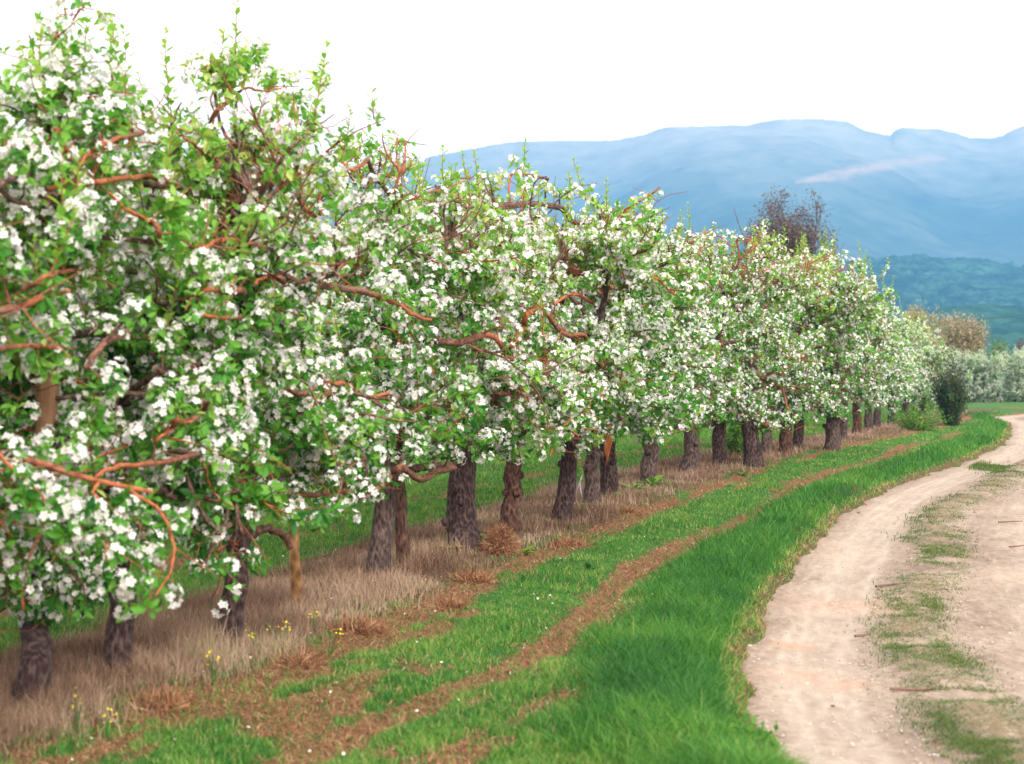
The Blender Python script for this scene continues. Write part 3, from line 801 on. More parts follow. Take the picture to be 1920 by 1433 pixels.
# base pixel, trunk radius px, lean(x,y), height, label, extra
FRONT = [
 ((-190, 1395), 34, (0, 0), 3.08, 'apple tree cut by the left edge of the photo', dict(low=.25)),
 ((50, 1318), 33, (.10, .05), 3.45, 'apple tree with rough dark trunk in dry grass, nearest to the lower left corner', dict(low=.28, spread_r=1.1, leader_px=[(86, 960), (89, 820), (86, 600), (80, 400), (77, 225)])),
 ((226, 1250), 27, (-.03, 0), 2.92, 'apple tree with short dark stump-like trunk under low hanging leaves', dict(low=.30, airy=.6, spread_r=1.1)),
 ((434, 1203), 24, (.06, 0), 2.98, 'apple tree whose dark trunk sends a thick limb right towards the slender tan trunk', dict(low=.49, airy=.65, spread_r=1.1)),
 ((556, 1132), 11, (-.03, 0), 2.78, 'young apple tree with slender smooth tan trunk in the dry grass', dict(trunk_mat='S', slim=True, low=.85)),
 ((707, 1073), 22, (.10, 0), 3.13, 'apple tree with pale leaning trunk beside the thin leaning metal stake', dict(low=.66)),
 ((758, 1063), 13, (-.05, 0), 2.68, 'apple tree with narrow reddish trunk close behind the pale leaning one', dict(slim=True, low=.72, density=.8)),
 ((866, 1025), 30, (0, 0), 2.92, 'apple tree with the widest near black straight trunk, broad weeds at its foot', dict(low=.70)),
 ((960, 990), 18, (0, 0), 2.78, 'apple tree with reddish brown trunk and bare gnarled dark limb arching at its top', dict(low=.66)),
 ((1054, 972), 18, (.12, 0), 3.03, 'apple tree with dark trunk leaning right at the foot of dry tufts', dict(low=.62)),
 ((1110, 942), 15, (0, 0), 2.98, 'apple tree with pale grey brown trunk tied with a wire beside the second metal stake', dict(low=.62)),
 ((1143, 927), 17, (-.03, 0), 2.98, 'apple tree with orange split scar down its trunk', dict(low=.68)),
 ((1216, 903), 16, (.04, 0), 3.08, 'apple tree with straight grey brown trunk standing free behind leafy weeds', dict(low=.66)),
 ((1293, 882), 17, (.04, 0), 3.03, 'apple tree with mottled pale grey trunk left of the plain dark one', dict(low=.62)),
 ((1350, 866), 14, (-.02, 0), 3.08, 'apple tree with plain dark trunk next right of the mottled pale grey trunk', dict(low=.6)),
 ((1412, 868), 17, (-.05, 0), 3.13, 'apple tree with black trunk wrapped in low dark leaves', dict(low=.45)),
 ((1437, 848), 10, (0, 0), 2.98, 'apple tree with thin grey trunk half hidden behind the black leafy trunk', dict(low=.6)),
 ((1472, 846), 13, (0, 0), 3.18, 'apple tree with short reddish brown trunk under hanging blossom', dict(low=.5)),
 ((1498, 838), 10, (0, 0), 2.98, 'apple tree with small trunk right beside the reddish brown one', dict(low=.45)),
 ((1560, 838), 15, (.05, 0), 2.88, 'apple tree with furrowed grey trunk leading the far dense group of trunks', dict(low=.55)),
 ((1582, 824), 8, (0, 0), 2.78, 'apple tree with narrow pale trunk just behind the furrowed grey one', dict(low=.55)),
 ((1607, 813), 9, (0, 0), 2.78, 'apple tree with reddish trunk in the middle of the far trunk group', dict(low=.55)),
 ((1628, 805), 8, (0, 0), 2.78, 'apple tree with dark trunk second from the end of the visible trunks', dict(low=.55)),
 ((1645, 798), 8, (0, 0), 2.78, 'apple tree with the last visible trunk before the green verge', dict(low=.5)),
 ((1672, 790), 7, (0, 0), 2.78, 'apple tree near the row end, rounded crown left of the dark shrub', dict(low=.25)),
 ((1700, 783), 7, (0, 0), 2.73, 'apple tree second from the row end, crown down to the grass', dict(low=.2)),
 ((1728, 777), 7, (0, 0), 2.68, 'apple tree ending the front row behind the small dark shrub', dict(low=.15)),
]
bases = [on_ground(*f[0], dz=.10) for f in FRONT]
# share the hero limbs among the trees: nearest trunk column wins
own = {i: [] for i in range(len(FRONT))}
for h in HERO:
    mid = np.mean([row_plane(px, py, h[1]) for px, py in h[0]], axis=0)
    dd = [np.hypot(mid[0] - b[0], mid[1] - b[1]) + (9 if FRONT[i][5].get('slim') else 0) for i, b in enumerate(bases)]
    own[int(np.argmin(dd))].append(h)
FR = []
for i, ((bp, rp, lean, h, lab, ex), b) in enumerate(zip(FRONT, bases)):
    ex = dict(ex); dist = b[1]
    if ex.get('trunk_mat') == 'S': ex['trunk_mat'] = M_SMOOTH
    elif i in (5, 10, 12, 13, 16, 19, 20): ex['trunk_mat'] = M_BARK_PALE
    elif i in (6, 8, 17, 21): ex['trunk_mat'] = M_BARK_RED
    b = np.array([b[0], b[1], gz(b[0], b[1])])
    tr = make_tree(i, b, 100 + i, h, dist, rp / F * dist / 1.16 , lean, hero=own[i], label=lab, group=ROWG, **ex)
    FR.append(tr)

# second row behind
ORD = ['first', 'second', 'third', 'fourth', 'fifth', 'sixth', 'seventh', 'eighth', 'ninth', 'tenth', 'eleventh', 'twelfth', 'thirteenth', 'fourteenth', 'fifteenth', 'sixteenth', 'seventeenth', 'eighteenth', 'nineteenth', 'twentieth', 'twenty-first', 'twenty-second', 'twenty-third', 'twenty-fourth']
ROW2 = 'apple trees of the row behind'
protos = []
for k in range(3):
    t2 = make_tree(200 + k, (0, 0, 0), 300 + k, 3.1, 30, .12, (.03, 0), label='x', group=ROW2, low=.75, density=.8, pb=.33)[0]
    protos.append(t2)
def place(src, used, loc, rz, sc, label, group):
    o = src if src not in used else copy_tree(src)
    used.add(src)
    o.location = loc; o.rotation_euler = (0, 0, rz); o.scale = (sc, sc, sc); o['label'] = label; o['group'] = group
    return o
used = set()
rr = random.Random(4)
n2 = 20
for k in range(n2):
    t = 4.5 + k * 2.15 + rr.uniform(-.3, .3); x, y = row_point(t, -4.3 + rr.uniform(-.15, .15))
    place(protos[k % 3], used, (x, y, gz(x, y) - .03), rr.uniform(0, 6.28), rr.uniform(.92, 1.08), 'apple tree behind the front row, %s from the left in the rear row' % ORD[k], ROW2)
# far orchard right of the shrub
ROW3 = 'apple trees of the far orchard across the road'
far = []
for k in range(2):
    far.append(make_tree(220 + k, (0, 0, 0), 400 + k, 3.3, 60, .10, (0, 0), label='x', group=ROW3, low=.0, density=1.7, pb=.9, sprouts=2)[0])
kk = 0
for row in range(2):
    for k in range(12):
        px = 1730 + k * 29 + row * 14; Yd = 112 + row * 5 + rr.uniform(-1, 1)
        x = (px - 960) / F * Yd
        z = gz(x, Yd)
        place(far[kk % 2], used, (x, Yd, z - .05), rr.uniform(0, 6.28), rr.uniform(.95, 1.08) * 1.03,
              'small distant blossoming tree, %s from the left in the %s row of the far orchard' % (ORD[k], 'front' if row == 0 else 'rear'), ROW3)
        kk += 1

# ------------------------------------------------------------------ background trees
def in_crown(q, B, H, Wd, cz=.68, rz=.36):
    q = np.atleast_2d(q); return (((q[:, 0] - B[0]) / Wd) ** 2 + ((q[:, 1] - B[1]) / Wd) ** 2 + ((q[:, 2] - B[2] - cz * H) / (rz * H)) ** 2) < 1

def bare_tree(name, label, px, dist, base_px, top_px, width_px, mleaf, mtw, seed, nlim=9, leafn=4000, leafs=.10, tr=.16, col_up=1.0, group=None):
    r = np.random.default_rng(seed); x = (px - 960) / F * dist; z = gz(x, dist); B = np.array([x, dist, z])
    H = EYE + (640 - top_px) / F * dist - z; Wd = width_px / F * dist / 2
    root = thing(name, label, 'tree', tuple(B), group)
    g = Geo(); g2 = Geo()
    tp = wander(B - [0, 0, .1], (0, 0, 1), H * .38, 6, r, .05, (0, 0, .1)); tube(g, tp, np.linspace(tr, tr * .7, 7), 9, 0, .06, r)
    ends = []
    for i in range(nlim):
        st_ = tp[r.integers(3, 7)]; e_ = norm(r.normal(size=3) + [0, 0, .25]) * r.uniform(.55, .95)
        d = B + np.array([e_[0] * Wd, e_[1] * Wd, H * (.68 + .34 * e_[2])]) - st_
        p = wander(st_, d, np.linalg.norm(d), 8, r, .10, (0, 0, .02 * col_up)); tube(g, p, np.linspace(tr * .4, .02, 9), 6, 0, .06, r)
        for k in range(10):
            q = p[r.integers(2, 9)]; d2 = norm(r.normal(size=3) + norm(d) * .8 + [0, 0, .2]); L = r.uniform(.10, .20) * H
            p2 = wander(q, d2, L, 6, r, .22)
            if not in_crown(p2[-1], B, H, Wd)[0]: continue
            tube(g, p2, np.linspace(.02, .008, 7), 4, 0, cap=False); ends.append(p2)
            for w in range(5):
                p3 = wander(p2[r.integers(1, 7)], norm(r.normal(size=3) + d2), L * .5, 3, r, .2); tube(g2, p3, [.01, .009, .007, .005], 3, .2, cap=False); ends.append(p3)
    g.build('trunk', mtw, root, loc=B)
    E = np.vstack(ends); E = E[in_crown(E, B, H, Wd)]; hi = B[2] + H; 
    P = E[r.integers(0, len(E), leafn)] + r.normal(0, .10, (leafn, 3)) * np.where(r.random((leafn, 1)) < .55, 3.5, 1); P = P[in_crown(P, B, H, Wd * 1.03)]
    d = norm(r.normal(size=P.shape)); X_, Y_, Z_ = frames(d, r); gl = Geo()
    stamp(gl, LEAF_LO_V, LEAF_LO_F, P, X_, Y_, Z_, leafs * r.uniform(.6, 1.3, len(P)), r.random(len(P)))
    for m_ in g2.m: m_[:] = 1
    gl.m += g2.m; gl.n += g2.n; gl.t += g2.t; gl.v += g2.v; gl.l += [l + gl.c for l in g2.l]; gl.c += g2.c
    c = gl.build('crown', [mleaf, mtw], root, loc=B)
    return root
M_TWIG = bark('purple twig', (.05, .03, .03), (.11, .065, .06), (.18, .11, .10), (9, 9, 5), .4, .02)
bare_tree('budding_tree', 'tall dark reddish brown budding tree rising behind the apple row', 1478, 100, 700, 352, 180, M_PURPLE, M_TWIG, 5, 46, 52000, .12)
bare_tree('flowering_tree', 'pinkish yellow flowering tree with spiky top beyond the end of the row', 1732, 128, 700, 566, 95, M_YELLOWLEAF, M_TWIG, 6, 20, 12000, .15, .12, 2.5, 'flowering trees beyond the far orchard')
bare_tree('flowering_tree', 'broad golden brown tree left of the overhead cable above the far orchard', 1804, 132, 700, 578, 105, M_YELLOWLEAF, M_TWIG, 7, 20, 13000, .15, .12, 1.5, 'flowering trees beyond the far orchard')
bare_tree('green_tree', 'small round green tree just below the overhead cable', 1872, 150, 700, 632, 50, M_WEED, M_TWIG, 8, 8, 2600, .14, .1)
bare_tree('budding_tree', 'small reddish tree at the right edge above the far orchard', 1915, 155, 700, 628, 34, M_PURPLE, M_TWIG, 9, 8, 1500, .12, .1)

# ------------------------------------------------------------------ shrubs
def shrub(label, bp, hpx, wpx, mleaf, seed, n, leafs, name='shrub', spire=0, group=None, cone=.6):
    r = np.random.default_rng(seed); b = on_ground(*bp); b[2] = gz(b[0], b[1]); D = b[1]; H = hpx / F * D; Wd = wpx / F * D / 2
    root = thing(name, label, 'shrub', tuple(b), group); g = Geo(); P = []; A = []
    for k in range(max(10, n // 60)):
        a = r.uniform(0, 6.28); f = r.uniform(0, 1) ** .6
        d = np.array([math.cos(a) * Wd * f, math.sin(a) * Wd * f, H * (1 - cone * f * f * .6) * r.uniform(.6, 1)])
        if spire and k < spire: d = np.array([r.uniform(-.1, .1) * Wd, r.uniform(-.1, .1) * Wd, H * r.uniform(1.05, 1.3)])
        st_ = b + np.array([d[0] * .35, d[1] * .35, -.03])
        p = wander(st_, d, np.linalg.norm(d), 7, r, .12, (0, 0, .05)); tube(g, p, np.linspace(.012, .003, 8), 5, .1, cap=False)
        m = 60; u = r.uniform(.03, 1, m) ** .9 * 7; pp = np.array([np.interp(u, range(8), p[:, q]) for q in range(3)]).T
        P.append(pp + r.normal(0, .05, pp.shape) * (Wd / .35) ** .5); A.append(r.normal(size=pp.shape) + [0, 0, .4])
    P = np.vstack(P); A = norm(np.vstack(A)); X_, Y_, Z_ = frames(A, r); gl = Geo()
    stamp(gl, LEAF_LO_V, LEAF_LO_F, P, X_, Z_, Y_, leafs * r.uniform(.6, 1.3, len(P)), np.clip(r.beta(2, 2.5, len(P)), 0, 1))
    g.build('stem', M_TWIG, root, loc=b); gl.build('foliage', mleaf, root, loc=b)
    return root
shrub('dark upright conical shrub by the road bend', (1783, 802), 122, 46, M_DARKLEAF, 31, 11000, .06, spire=22)
shrub('low spreading bush at the left foot of the dark upright shrub', (1722, 812), 44, 95, M_WEED, 32, 2600, .05)
shrub('bright green leafy clump behind the low bush, at the row end', (1700, 778), 40, 110, M_WEED, 33, 3000, .07)
shrub('leafy sucker bush hugging the black trunk under the row', (1385, 866), 75, 46, M_WEED, 34, 1800, .055)
shrub('bright green nettle patch spilling onto the road edge at the bottom', (1388, 1432), 40, 110, M_WEED, 35, 2200, .035, 'nettle_clump')

# ------------------------------------------------------------------ weeds, flowers
def weed(label, bp, size_px, seed, n=7, tint=(.2, .8), group='broad leaved weeds along the row', name='broadleaf_weed', upright=.5):
    r = np.random.default_rng(seed); b = on_ground(*bp); b[2] = gz(b[0], b[1]); L = size_px / F * b[1]; g = Geo(); gs = Geo()
    root = thing(name, label, 'weed', tuple(b), group)
    for k in range(n):
        a = k * 2.4 + r.uniform(-.3, .3); e = r.uniform(upright * .4, upright * 1.5); l = L * r.uniform(.6, 1.05)
        d = np.array([math.cos(a) * math.cos(e), math.sin(a) * math.cos(e), math.sin(e)]); s = norm(np.cross(d, [0, 0, 1.0]))
        tb = r.uniform(*tint); u = np.linspace(0, 1, 7); w = .24 * l * np.sin(np.pi * np.clip(u * .93 + .05, 0, 1)) ** .8
        c = b + d * (l * (.25 + u[:, None])) + np.array([0, 0, -1.0]) * (l * .35 * u[:, None] ** 2)
        V = np.concatenate([c - s * w[:, None] + [0, 0, .04 * l], c, c + s * w[:, None] + [0, 0, .04 * l]])
        f = [(i + o, i + 1 + o, i + 8 + o, i + 7 + o) for o in (0, 7) for i in range(6)]
        g.add(V, f, tb); tube(gs, [b, c[0], c[3]], [.006, .005, .003], 4, 0, cap=False)
    gs.build('stem', M_WEED, root, loc=b); g.build('leaf', M_WEED, root, loc=b)
weed('large pale green burdock leaves at the foot of the widest black trunk', (872, 1040), 62, 1, 8)
weed('yellowing low leaves left of the burdock in the dry grass', (838, 1052), 34, 2, 6, (.8, 1.))
weed('tall green broad weed right of the orange scarred trunk', (1186, 935), 36, 3, 7)
weed('yellow green weed at the foot of the orange scarred trunk', (1146, 948), 26, 4, 6, (.6, .95))
weed('bright leafy weed before the free standing grey brown trunk', (1224, 925), 36, 5, 7, (.3, .8))
weed('small green weed beside the reddish mown hay, under the leaning dark trunk', (1082, 968), 20, 6, 5)
weed('green weed with yellow leaf in the straw near the row middle', (1390, 897), 24, 7, 7, (.1, .6))
weed('dark seedy dock plant alone in the mown strip', (1105, 1080), 26, 8, 8, (0, .3), upright=1.1)
weed('green weed by the right side of the brown hay heap', (978, 1050), 30, 9, 6, (.3, .9))
def yellow_flower(label, bp, seed, n=3):
    r = np.random.default_rng(seed); b = on_ground(*bp); b[2] = gz(b[0], b[1]); root = thing('yellow_wildflower', label, 'flower', tuple(b), 'yellow wildflowers in the dry strip')
    gs, gf = Geo(), Geo()
    for k in range(n):
        p = wander(b, (r.uniform(-.3, .3), r.uniform(-.3, .3), 1), r.uniform(.10, .16), 4, r, .12); tube(gs, p, np.linspace(.004, .002, 5), 4, .3, cap=False)
        X_, Y_, Z_ = frames(norm(r.normal(size=(3, 3)) * .6 + [0, -.3, 1]), r)
        stamp(gf, FL_LO[0], FL_LO[1], p[-1] + r.normal(0, .012, (3, 3)), X_, Y_, Z_, np.full(3, .014), r.random(3))
    gs.build('stem', M_GRASS, root, loc=b); gf.build('blossom', M_YFLOWER, root, loc=b)
yellow_flower('yellow wildflower near the slender tan trunk, highest of the patch', (592, 1205), 1)
yellow_flower('yellow wildflower pair in the dry grass below the forked tree', (482, 1245), 2)
yellow_flower('yellow wildflower just right of the pair, beside the hay', (530, 1240), 3, 4)
yellow_flower('yellow wildflower at the edge of the reddish hay', (617, 1250), 4)
yellow_flower('yellow wildflower close to the mown edge further down', (400, 1310), 5, 4)
yellow_flower('yellow wildflower tall stalk near the bottom left corner', (146, 1400), 6, 4)
yellow_flower('yellow wildflower tuft lowest in the corner dry grass', (205, 1410), 8, 2)

# hay heap and clods
def hay(label, bp, hpx, wpx, seed, name='hay_heap', n=2500, group=None):
    r = np.random.default_rng(seed); b = on_ground(*bp); b[2] = gz(b[0], b[1]); D = b[1]; H = hpx / F * D; Wd = wpx / F * D / 2
    g = Geo()
    u = np.linspace(0, 6.283, 14, endpoint=False); V = []
    for q in np.linspace(0, 1, 6):
        for a in u: rr_ = Wd * .8 * (1 - q ** 1.6) + .01; V.append((math.cos(a) * rr_ * r.uniform(.85, 1.15), math.sin(a) * rr_ * r.uniform(.85, 1.15), H * .85 * q - .03))
    g.add(np.array(V) + b, [(i * 14 + j, i * 14 + (j + 1) % 14, (i + 1) * 14 + (j + 1) % 14, (i + 1) * 14 + j) for i in range(5) for j in range(14)], .15)
    q = r.random(n) ** .8; a = r.uniform(0, 6.28, n); rad = Wd * (1 - q ** 1.6) * r.uniform(.7, 1.1, n)
    P = b + np.stack([np.cos(a) * rad, np.sin(a) * rad, H * q * .9], 1)
    out = np.stack([np.cos(a), np.sin(a), r.uniform(-.6, .9, n)], 1); d = norm(r.normal(size=(n, 3)) + out * .4)
    X_, Y_, Z_ = frames(d, r)
    BV = np.array([(-.5, 0, 0), (.5, 0, 0), (.3, .5, .12), (-.3, .5, .12), (0, 1, 0)]) * np.array([.06, 1, 1])
    stamp(g, BV, np.array([(0, 1, 2), (0, 2, 3), (3, 2, 4)]), P, X_, Z_, Y_, r.uniform(.05, .13, n), r.beta(2, 2, n))
    return tag(g.build(name, M_HAY, smooth=False, loc=b), label, 'hay heap', group)
HG = 'clods of mown hay'
hay('tall reddish brown hay heap beside the widest black trunk', (938, 1055), 48, 62, 1)
hay('reddish hay clod in line below the tall heap, by the dry strip', (885, 1105), 8, 84, 2, 'hay_clod', 909, HG)
hay('flat hay clod right of the dry strip, under the leaning dark trunk', (1068, 1035), 8, 84, 3, 'hay_clod', 840, HG)
hay('thick brown hay clod among the grass at the lower left', (672, 1205), 9, 108, 4, 'hay_clod', 1050, HG)
hay('dark hay clod close to the yellow flowers', (560, 1265), 8, 96, 5, 'hay_clod', 979, HG)
hay('wide hay clod above the bottom left corner', (300, 1350), 10, 132, 6, 'hay_clod', 1260, HG)
hay('small hay clod left of the tan wheel strip', (845, 1155), 7, 60, 7, 'hay_clod', 630, HG)
hay('small hay clod under the free standing grey brown trunk', (1180, 975), 5, 55, 8, 'hay_clod', 560, HG)

# ------------------------------------------------------------------ stakes, posts, scar, cable, sticks, stones
def stake(label, a, bt, s, rad):
    A = on_ground(*a); A[2] = gz(A[0], A[1]) - .1
    D = A[1]; d = ray(*bt); Bp = np.array([0, 0, EYE]) + d * (D + .05) / d[1]
    g = Geo(); tube(g, [A, (A + Bp) / 2, Bp], [rad, rad, rad], 8); tag(g.build('metal_stake', M_METAL, loc=A), label, 'stake', 'thin metal stakes')
stake('thin grey metal stake leaning left of the pale leaning trunk', (680, 1092), (712, 965), 0, .008)
stake('thin grey metal stake between the leaning dark trunk and the wired trunk', (1073, 935), (1092, 892), 0, .008)
stake('dark thin stake right beside the wired trunk', (1093, 945), (1087, 905), 0, .008)
# orange split on the trunk with the scar
root, tp, trd = FR[11]
g = Geo(); r = np.random.default_rng(8); view = norm(np.array([-tp[3][0], -tp[3][1], 0])); side = norm(np.cross(view, [0, 0, 1.0]))
pts = [tp[i] + view * trd[i] * .82 + side * (-.3 + .08 * i) * -trd[i] for i in range(3, 8)]
tube(g, pts, [.012, .04, .05, .045, .03], 7, 0, .25, r); g.build('split_scar', M_SCAR, root, loc=np.array(root.location))
root, tp, trd = FR[10]
g = Geo(); a = np.linspace(0, 6.283, 20); c = tp[4]; ring = c + np.stack([np.cos(a) * trd[4] * 1.03, np.sin(a) * trd[4] * 1.03, 0 * a], 1); tube(g, ring, np.full(20, .004), 5, cap=False)
g.build('tie_wire', M_METAL, root, loc=np.array(root.location))
# overhead cable
A = np.array([0, 0, EYE]) + ray(1800, 602) * 150; Bc = np.array([0, 0, EYE]) + ray(2100, 556) * 150
cab = [A * (1 - u) + Bc * u - np.array([0, 0, 1.0]) * 1.2 * u * (1 - u) for u in np.linspace(0, 1, 20)]
g = Geo(); tube(g, cab, np.full(20, .03), 6); tag(g.build('overhead_cable', M_CABLE, loc=A), 'thin black overhead cable crossing the blue hills at the right edge', 'cable')

def stick(label, a, b, seed):
    r = np.random.default_rng(seed); A = on_ground(*a); Bp = on_ground(*b); p = resample([A, (A + Bp) / 2 + r.normal(0, .02, 3), Bp], 7)
    p[:, 2] = g_base(p[:, 0], p[:, 1]) + .02; g = Geo(); tube(g, p, np.linspace(.009, .005, 7), 6, 0, .2, r)
    tag(g.build('fallen_stick', M_STICK, loc=A), label, 'stick', 'dead sticks on the dirt road')
stick('longest dead stick, reddish, left of the grassy middle of the road', (1642, 1105), (1708, 1097), 1)
stick('short grey stick below the long reddish one on the left wheel track', (1603, 1199), (1632, 1195), 2)
stick('dead stick lying across the road middle, lower down', (1668, 1299), (1755, 1295), 3)
stick('dead stick on the right wheel track near the right edge', (1872, 983), (1918, 981), 4)
stick('dark stick on the right wheel track below the first one', (1893, 1030), (1919, 1027), 5)
stick('small stick right of the road middle, below the green tuft', (1755, 1112), (1778, 1111), 6)

def stones():
    r = np.random.default_rng(77); lab = 'stone'
    spots = [(1760, 1395, 16, 'dark grey stone at the lower end of the road middle'), (1730, 1380, 12, 'dark stone next to the left wheel track near the bottom'), (1870, 1418, 14, 'pale stone in the grass at the bottom right'),
             (1405, 1212, 9, 'pale pebble at the left road edge, near the orange stain'), (1545, 1239, 6, 'white pebble in the middle of the left wheel track'), (1620, 948, 10, 'small dark stone by the road edge at the bend'),
             (1562, 1325, 8, 'flat dark pebble in the lower left wheel track'), (1610, 963, 7, 'tiny dark stone just below the bend stone')]
    for px, py, w, lb in spots:
        c = on_ground(px, py); R_ = w / F * c[1] / 2; V = []
        for i in range(1, 6):
            for j in range(9):
                th = math.pi * i / 6; ph = 6.283 * j / 9; q = r.uniform(.85, 1.15)
                V.append((math.sin(th) * math.cos(ph) * R_ * q * 1.2, math.sin(th) * math.sin(ph) * R_ * q, math.cos(th) * R_ * .6 * q))
        n = len(V); V += [(0, 0, R_ * .6), (0, 0, -R_ * .6)]
        g = Geo(); g.add(np.array(V) + c + [0, 0, R_ * .3], [(i * 9 + j, i * 9 + (j + 1) % 9, (i + 1) * 9 + (j + 1) % 9, (i + 1) * 9 + j) for i in range(4) for j in range(9)])
        g.l.append(np.array([(n, j + 0, (j + 1) % 9) for j in range(9)], np.int32).ravel()); g.n.append(np.full(9, 3, np.int32)); g.m.append(np.zeros(9, np.int32))
        tag(g.build('road_stone', M_STONE if 'dark' not in lb else M_STICK, loc=c), lb, 'stone', 'loose stones on the dirt road')
stones()

# ------------------------------------------------------------------ grass and ground cover (stuff)
def in_view(x, y, m=.03): return (y > 6.6) & (np.abs(x / np.maximum(y, 1)) < W0 / 2 / F + m + .35 / np.maximum(y, 1))

def blades(g, x, y, z, h, w, lean, tint, r, segs=2, droop=.4):
    n = len(x); a = r.uniform(0, 6.283, n); la = r.uniform(0, 6.283, n)
    wx, wy = np.cos(a) * w / 2, np.sin(a) * w / 2
    L = h * lean; dx, dy = np.cos(la) * L, np.sin(la) * L
    lv = []
    us = [0, .5, 1] if segs == 2 else [0, .35, .7, 1]
    for u in us:
        ww = 1 - u ** 1.5; cx = x + dx * u * u; cyy = y + dy * u * u; cz = z + h * (u - droop * lean * u * u)
        if u < 1: lv.append(np.stack([cx - wx * ww, cyy - wy * ww, cz], 1)); lv.append(np.stack([cx + wx * ww, cyy + wy * ww, cz], 1))
        else: lv.append(np.stack([cx, cyy, cz], 1))
    V = np.stack(lv, 1); k = V.shape[1]; b = (np.arange(n) * k)[:, None]
    t = np.repeat(tint, k); c0 = g.c
    g.add(V.reshape(-1, 3), np.concatenate([b + np.array([2 * q, 2 * q + 1, 2 * q + 3, 2 * q + 2]) for q in range(len(us) - 2)]), t)
    f3 = (b + np.array([k - 3, k - 2, k - 1]) + c0).astype(np.int32)
    g.l.append(f3.ravel()); g.n.append(np.full(n, 3, np.int32)); g.m.append(np.zeros(n, np.int32))

def scatter(n, r, ymax=60, ymin=6.6):
    """points over the visible wedge, denser close to the camera"""
    u = r.random(n); y = (ymin ** -.45 + u * (ymax ** -.45 - ymin ** -.45)) ** (-1 / .45)
    x = r.uniform(-1, 1, n) * (y * (W0 / 2 / F + .03) + .35)
    return x, y
r = np.random.default_rng(900)
x, y = scatter(900000, r)
zg, d = ground_z(x, y, True); s = row_s(x, y); t = row_t(x, y)
onroad = (d > -.03 + .1 * (fbm(x * 2.2, y * 2.2, 41) - .5) * -2) & (d < ROAD_W)
bf = brown_field(x, y, s, t) + 1.3 * (fbm(x * 7, y * 7, 91) - .5)
green_ok = (~onroad) & (r.random(len(x)) > sstep(.25, .55, bf) * .88)
dryz = np.exp(-np.clip((np.abs(s) - .55) / .3, 0, 9) ** 2)
green_ok &= r.random(len(x)) > dryz * .93
wide = np.maximum(1, y / 13)
# mown
edge_d = -d
tall = (1 - sstep(.4, .9, edge_d + .5 * (fbm(x * 1.5, y * 1.5, 61) - .5))) * (edge_d > 0)
k = green_ok & (tall < r.random(len(x)))
patch = fbm(x * 1.3, y * 1.3, 14)
hh = r.uniform(.018, .055, len(x)) * (.4 + 1.4 * patch) * np.where(s < -1, 1.3, 1)
tt = np.clip(.42 + 1.0 * (.5 * fbm(x * 2.5, y * 2.5, 15) + .5 * fbm(x * 9, y * 9, 26) - .45) + r.normal(0, .14, len(x)), 0, 1)
tt = np.where(r.random(len(x)) < .12, r.uniform(.85, 1, len(x)), tt)
g = Geo(); blades(g, x[k], y[k], zg[k] - .005, hh[k], (.0055 * wide)[k], r.uniform(.2, .9, k.sum()), tt[k], r)
go = g.build('grass', M_GRASS); go['kind'] = 'stuff'
# tall verge
x, y = scatter(700000, r); zg, d = ground_z(x, y, True); ed = -d
tall = (1 - sstep(.45, .95, ed + .5 * (fbm(x * 1.5, y * 1.5, 61) - .5))) * (ed - edge_wob(x, y) > -.07 + .22 * r.random(len(x)) ** 2)
k = r.random(len(x)) < tall; x, y, zg, ed = x[k], y[k], zg[k], ed[k]
hh = r.uniform(.07, .22, len(x)) * (.25 + 1.3 * (.5 * fbm(x * 1.1, y * 1.1, 16) + .5 * fbm(x * 5, y * 5, 17))) * (.3 + .7 * sstep(-.05, .3, ed))
tt = np.clip(.30 + .9 * (.5 * fbm(x * 1.8, y * 1.8, 18) + .5 * fbm(x * 7, y * 7, 28) - .45) + .5 * (fbm(x * .7, y * .7, 31) - .5) + r.normal(0, .12, len(x)) + .45 * (ed < .10) * (r.random(len(x)) < .5), 0, 1)
g = Geo(); blades(g, x, y, zg - .005, hh, .006 * np.maximum(1, y / 13), r.uniform(.3, 1.1, len(x)), tt, r, 3)
go = g.build('verge_grass', M_GRASS); go['kind'] = 'stuff'
# dry strip under the row
x, y = scatter(520000, r); zg = ground_z(x, y); s = row_s(x, y); t = row_t(x, y)
n_ = np.clip(.5 * fbm(x * 1.2, y * 1.2, 19) + .5 * fbm(x * 5, y * 5, 20) + .12 * (fbm(x * 14, y * 14, 24) - .5), 0, 1)
w_ = np.exp(-np.clip((np.abs(s - .03) - .55 - .35 * (n_ - .5)) / .18, 0, 9) ** 2)
k = (r.random(len(x)) < w_) & (t < 60); x, y, zg, s, n_ = x[k], y[k], zg[k], s[k], n_[k]
hh = r.uniform(.035, .15, len(x)) * (.1 + 3.2 * sstep(.3, .75, n_) * n_) * np.where(y > 22, .7, 1)
hh = .03 + .24 * (1 - np.exp(-hh / .24)); hh *= np.where(r.random(len(x)) < .03, 1.6, 1)
tt = np.clip(.42 + 1.3 * (fbm(x * 1.9, y * 1.9, 25) - .5) + r.normal(0, .17, len(x)), 0, 1)
g = Geo(); blades(g, x, y, zg - .005, hh, .0034 * np.maximum(1, y / 11), r.uniform(.1, 1.0, len(x)), tt, r, 3)
go = g.build('dry_grass', M_DRY); go['kind'] = 'stuff'
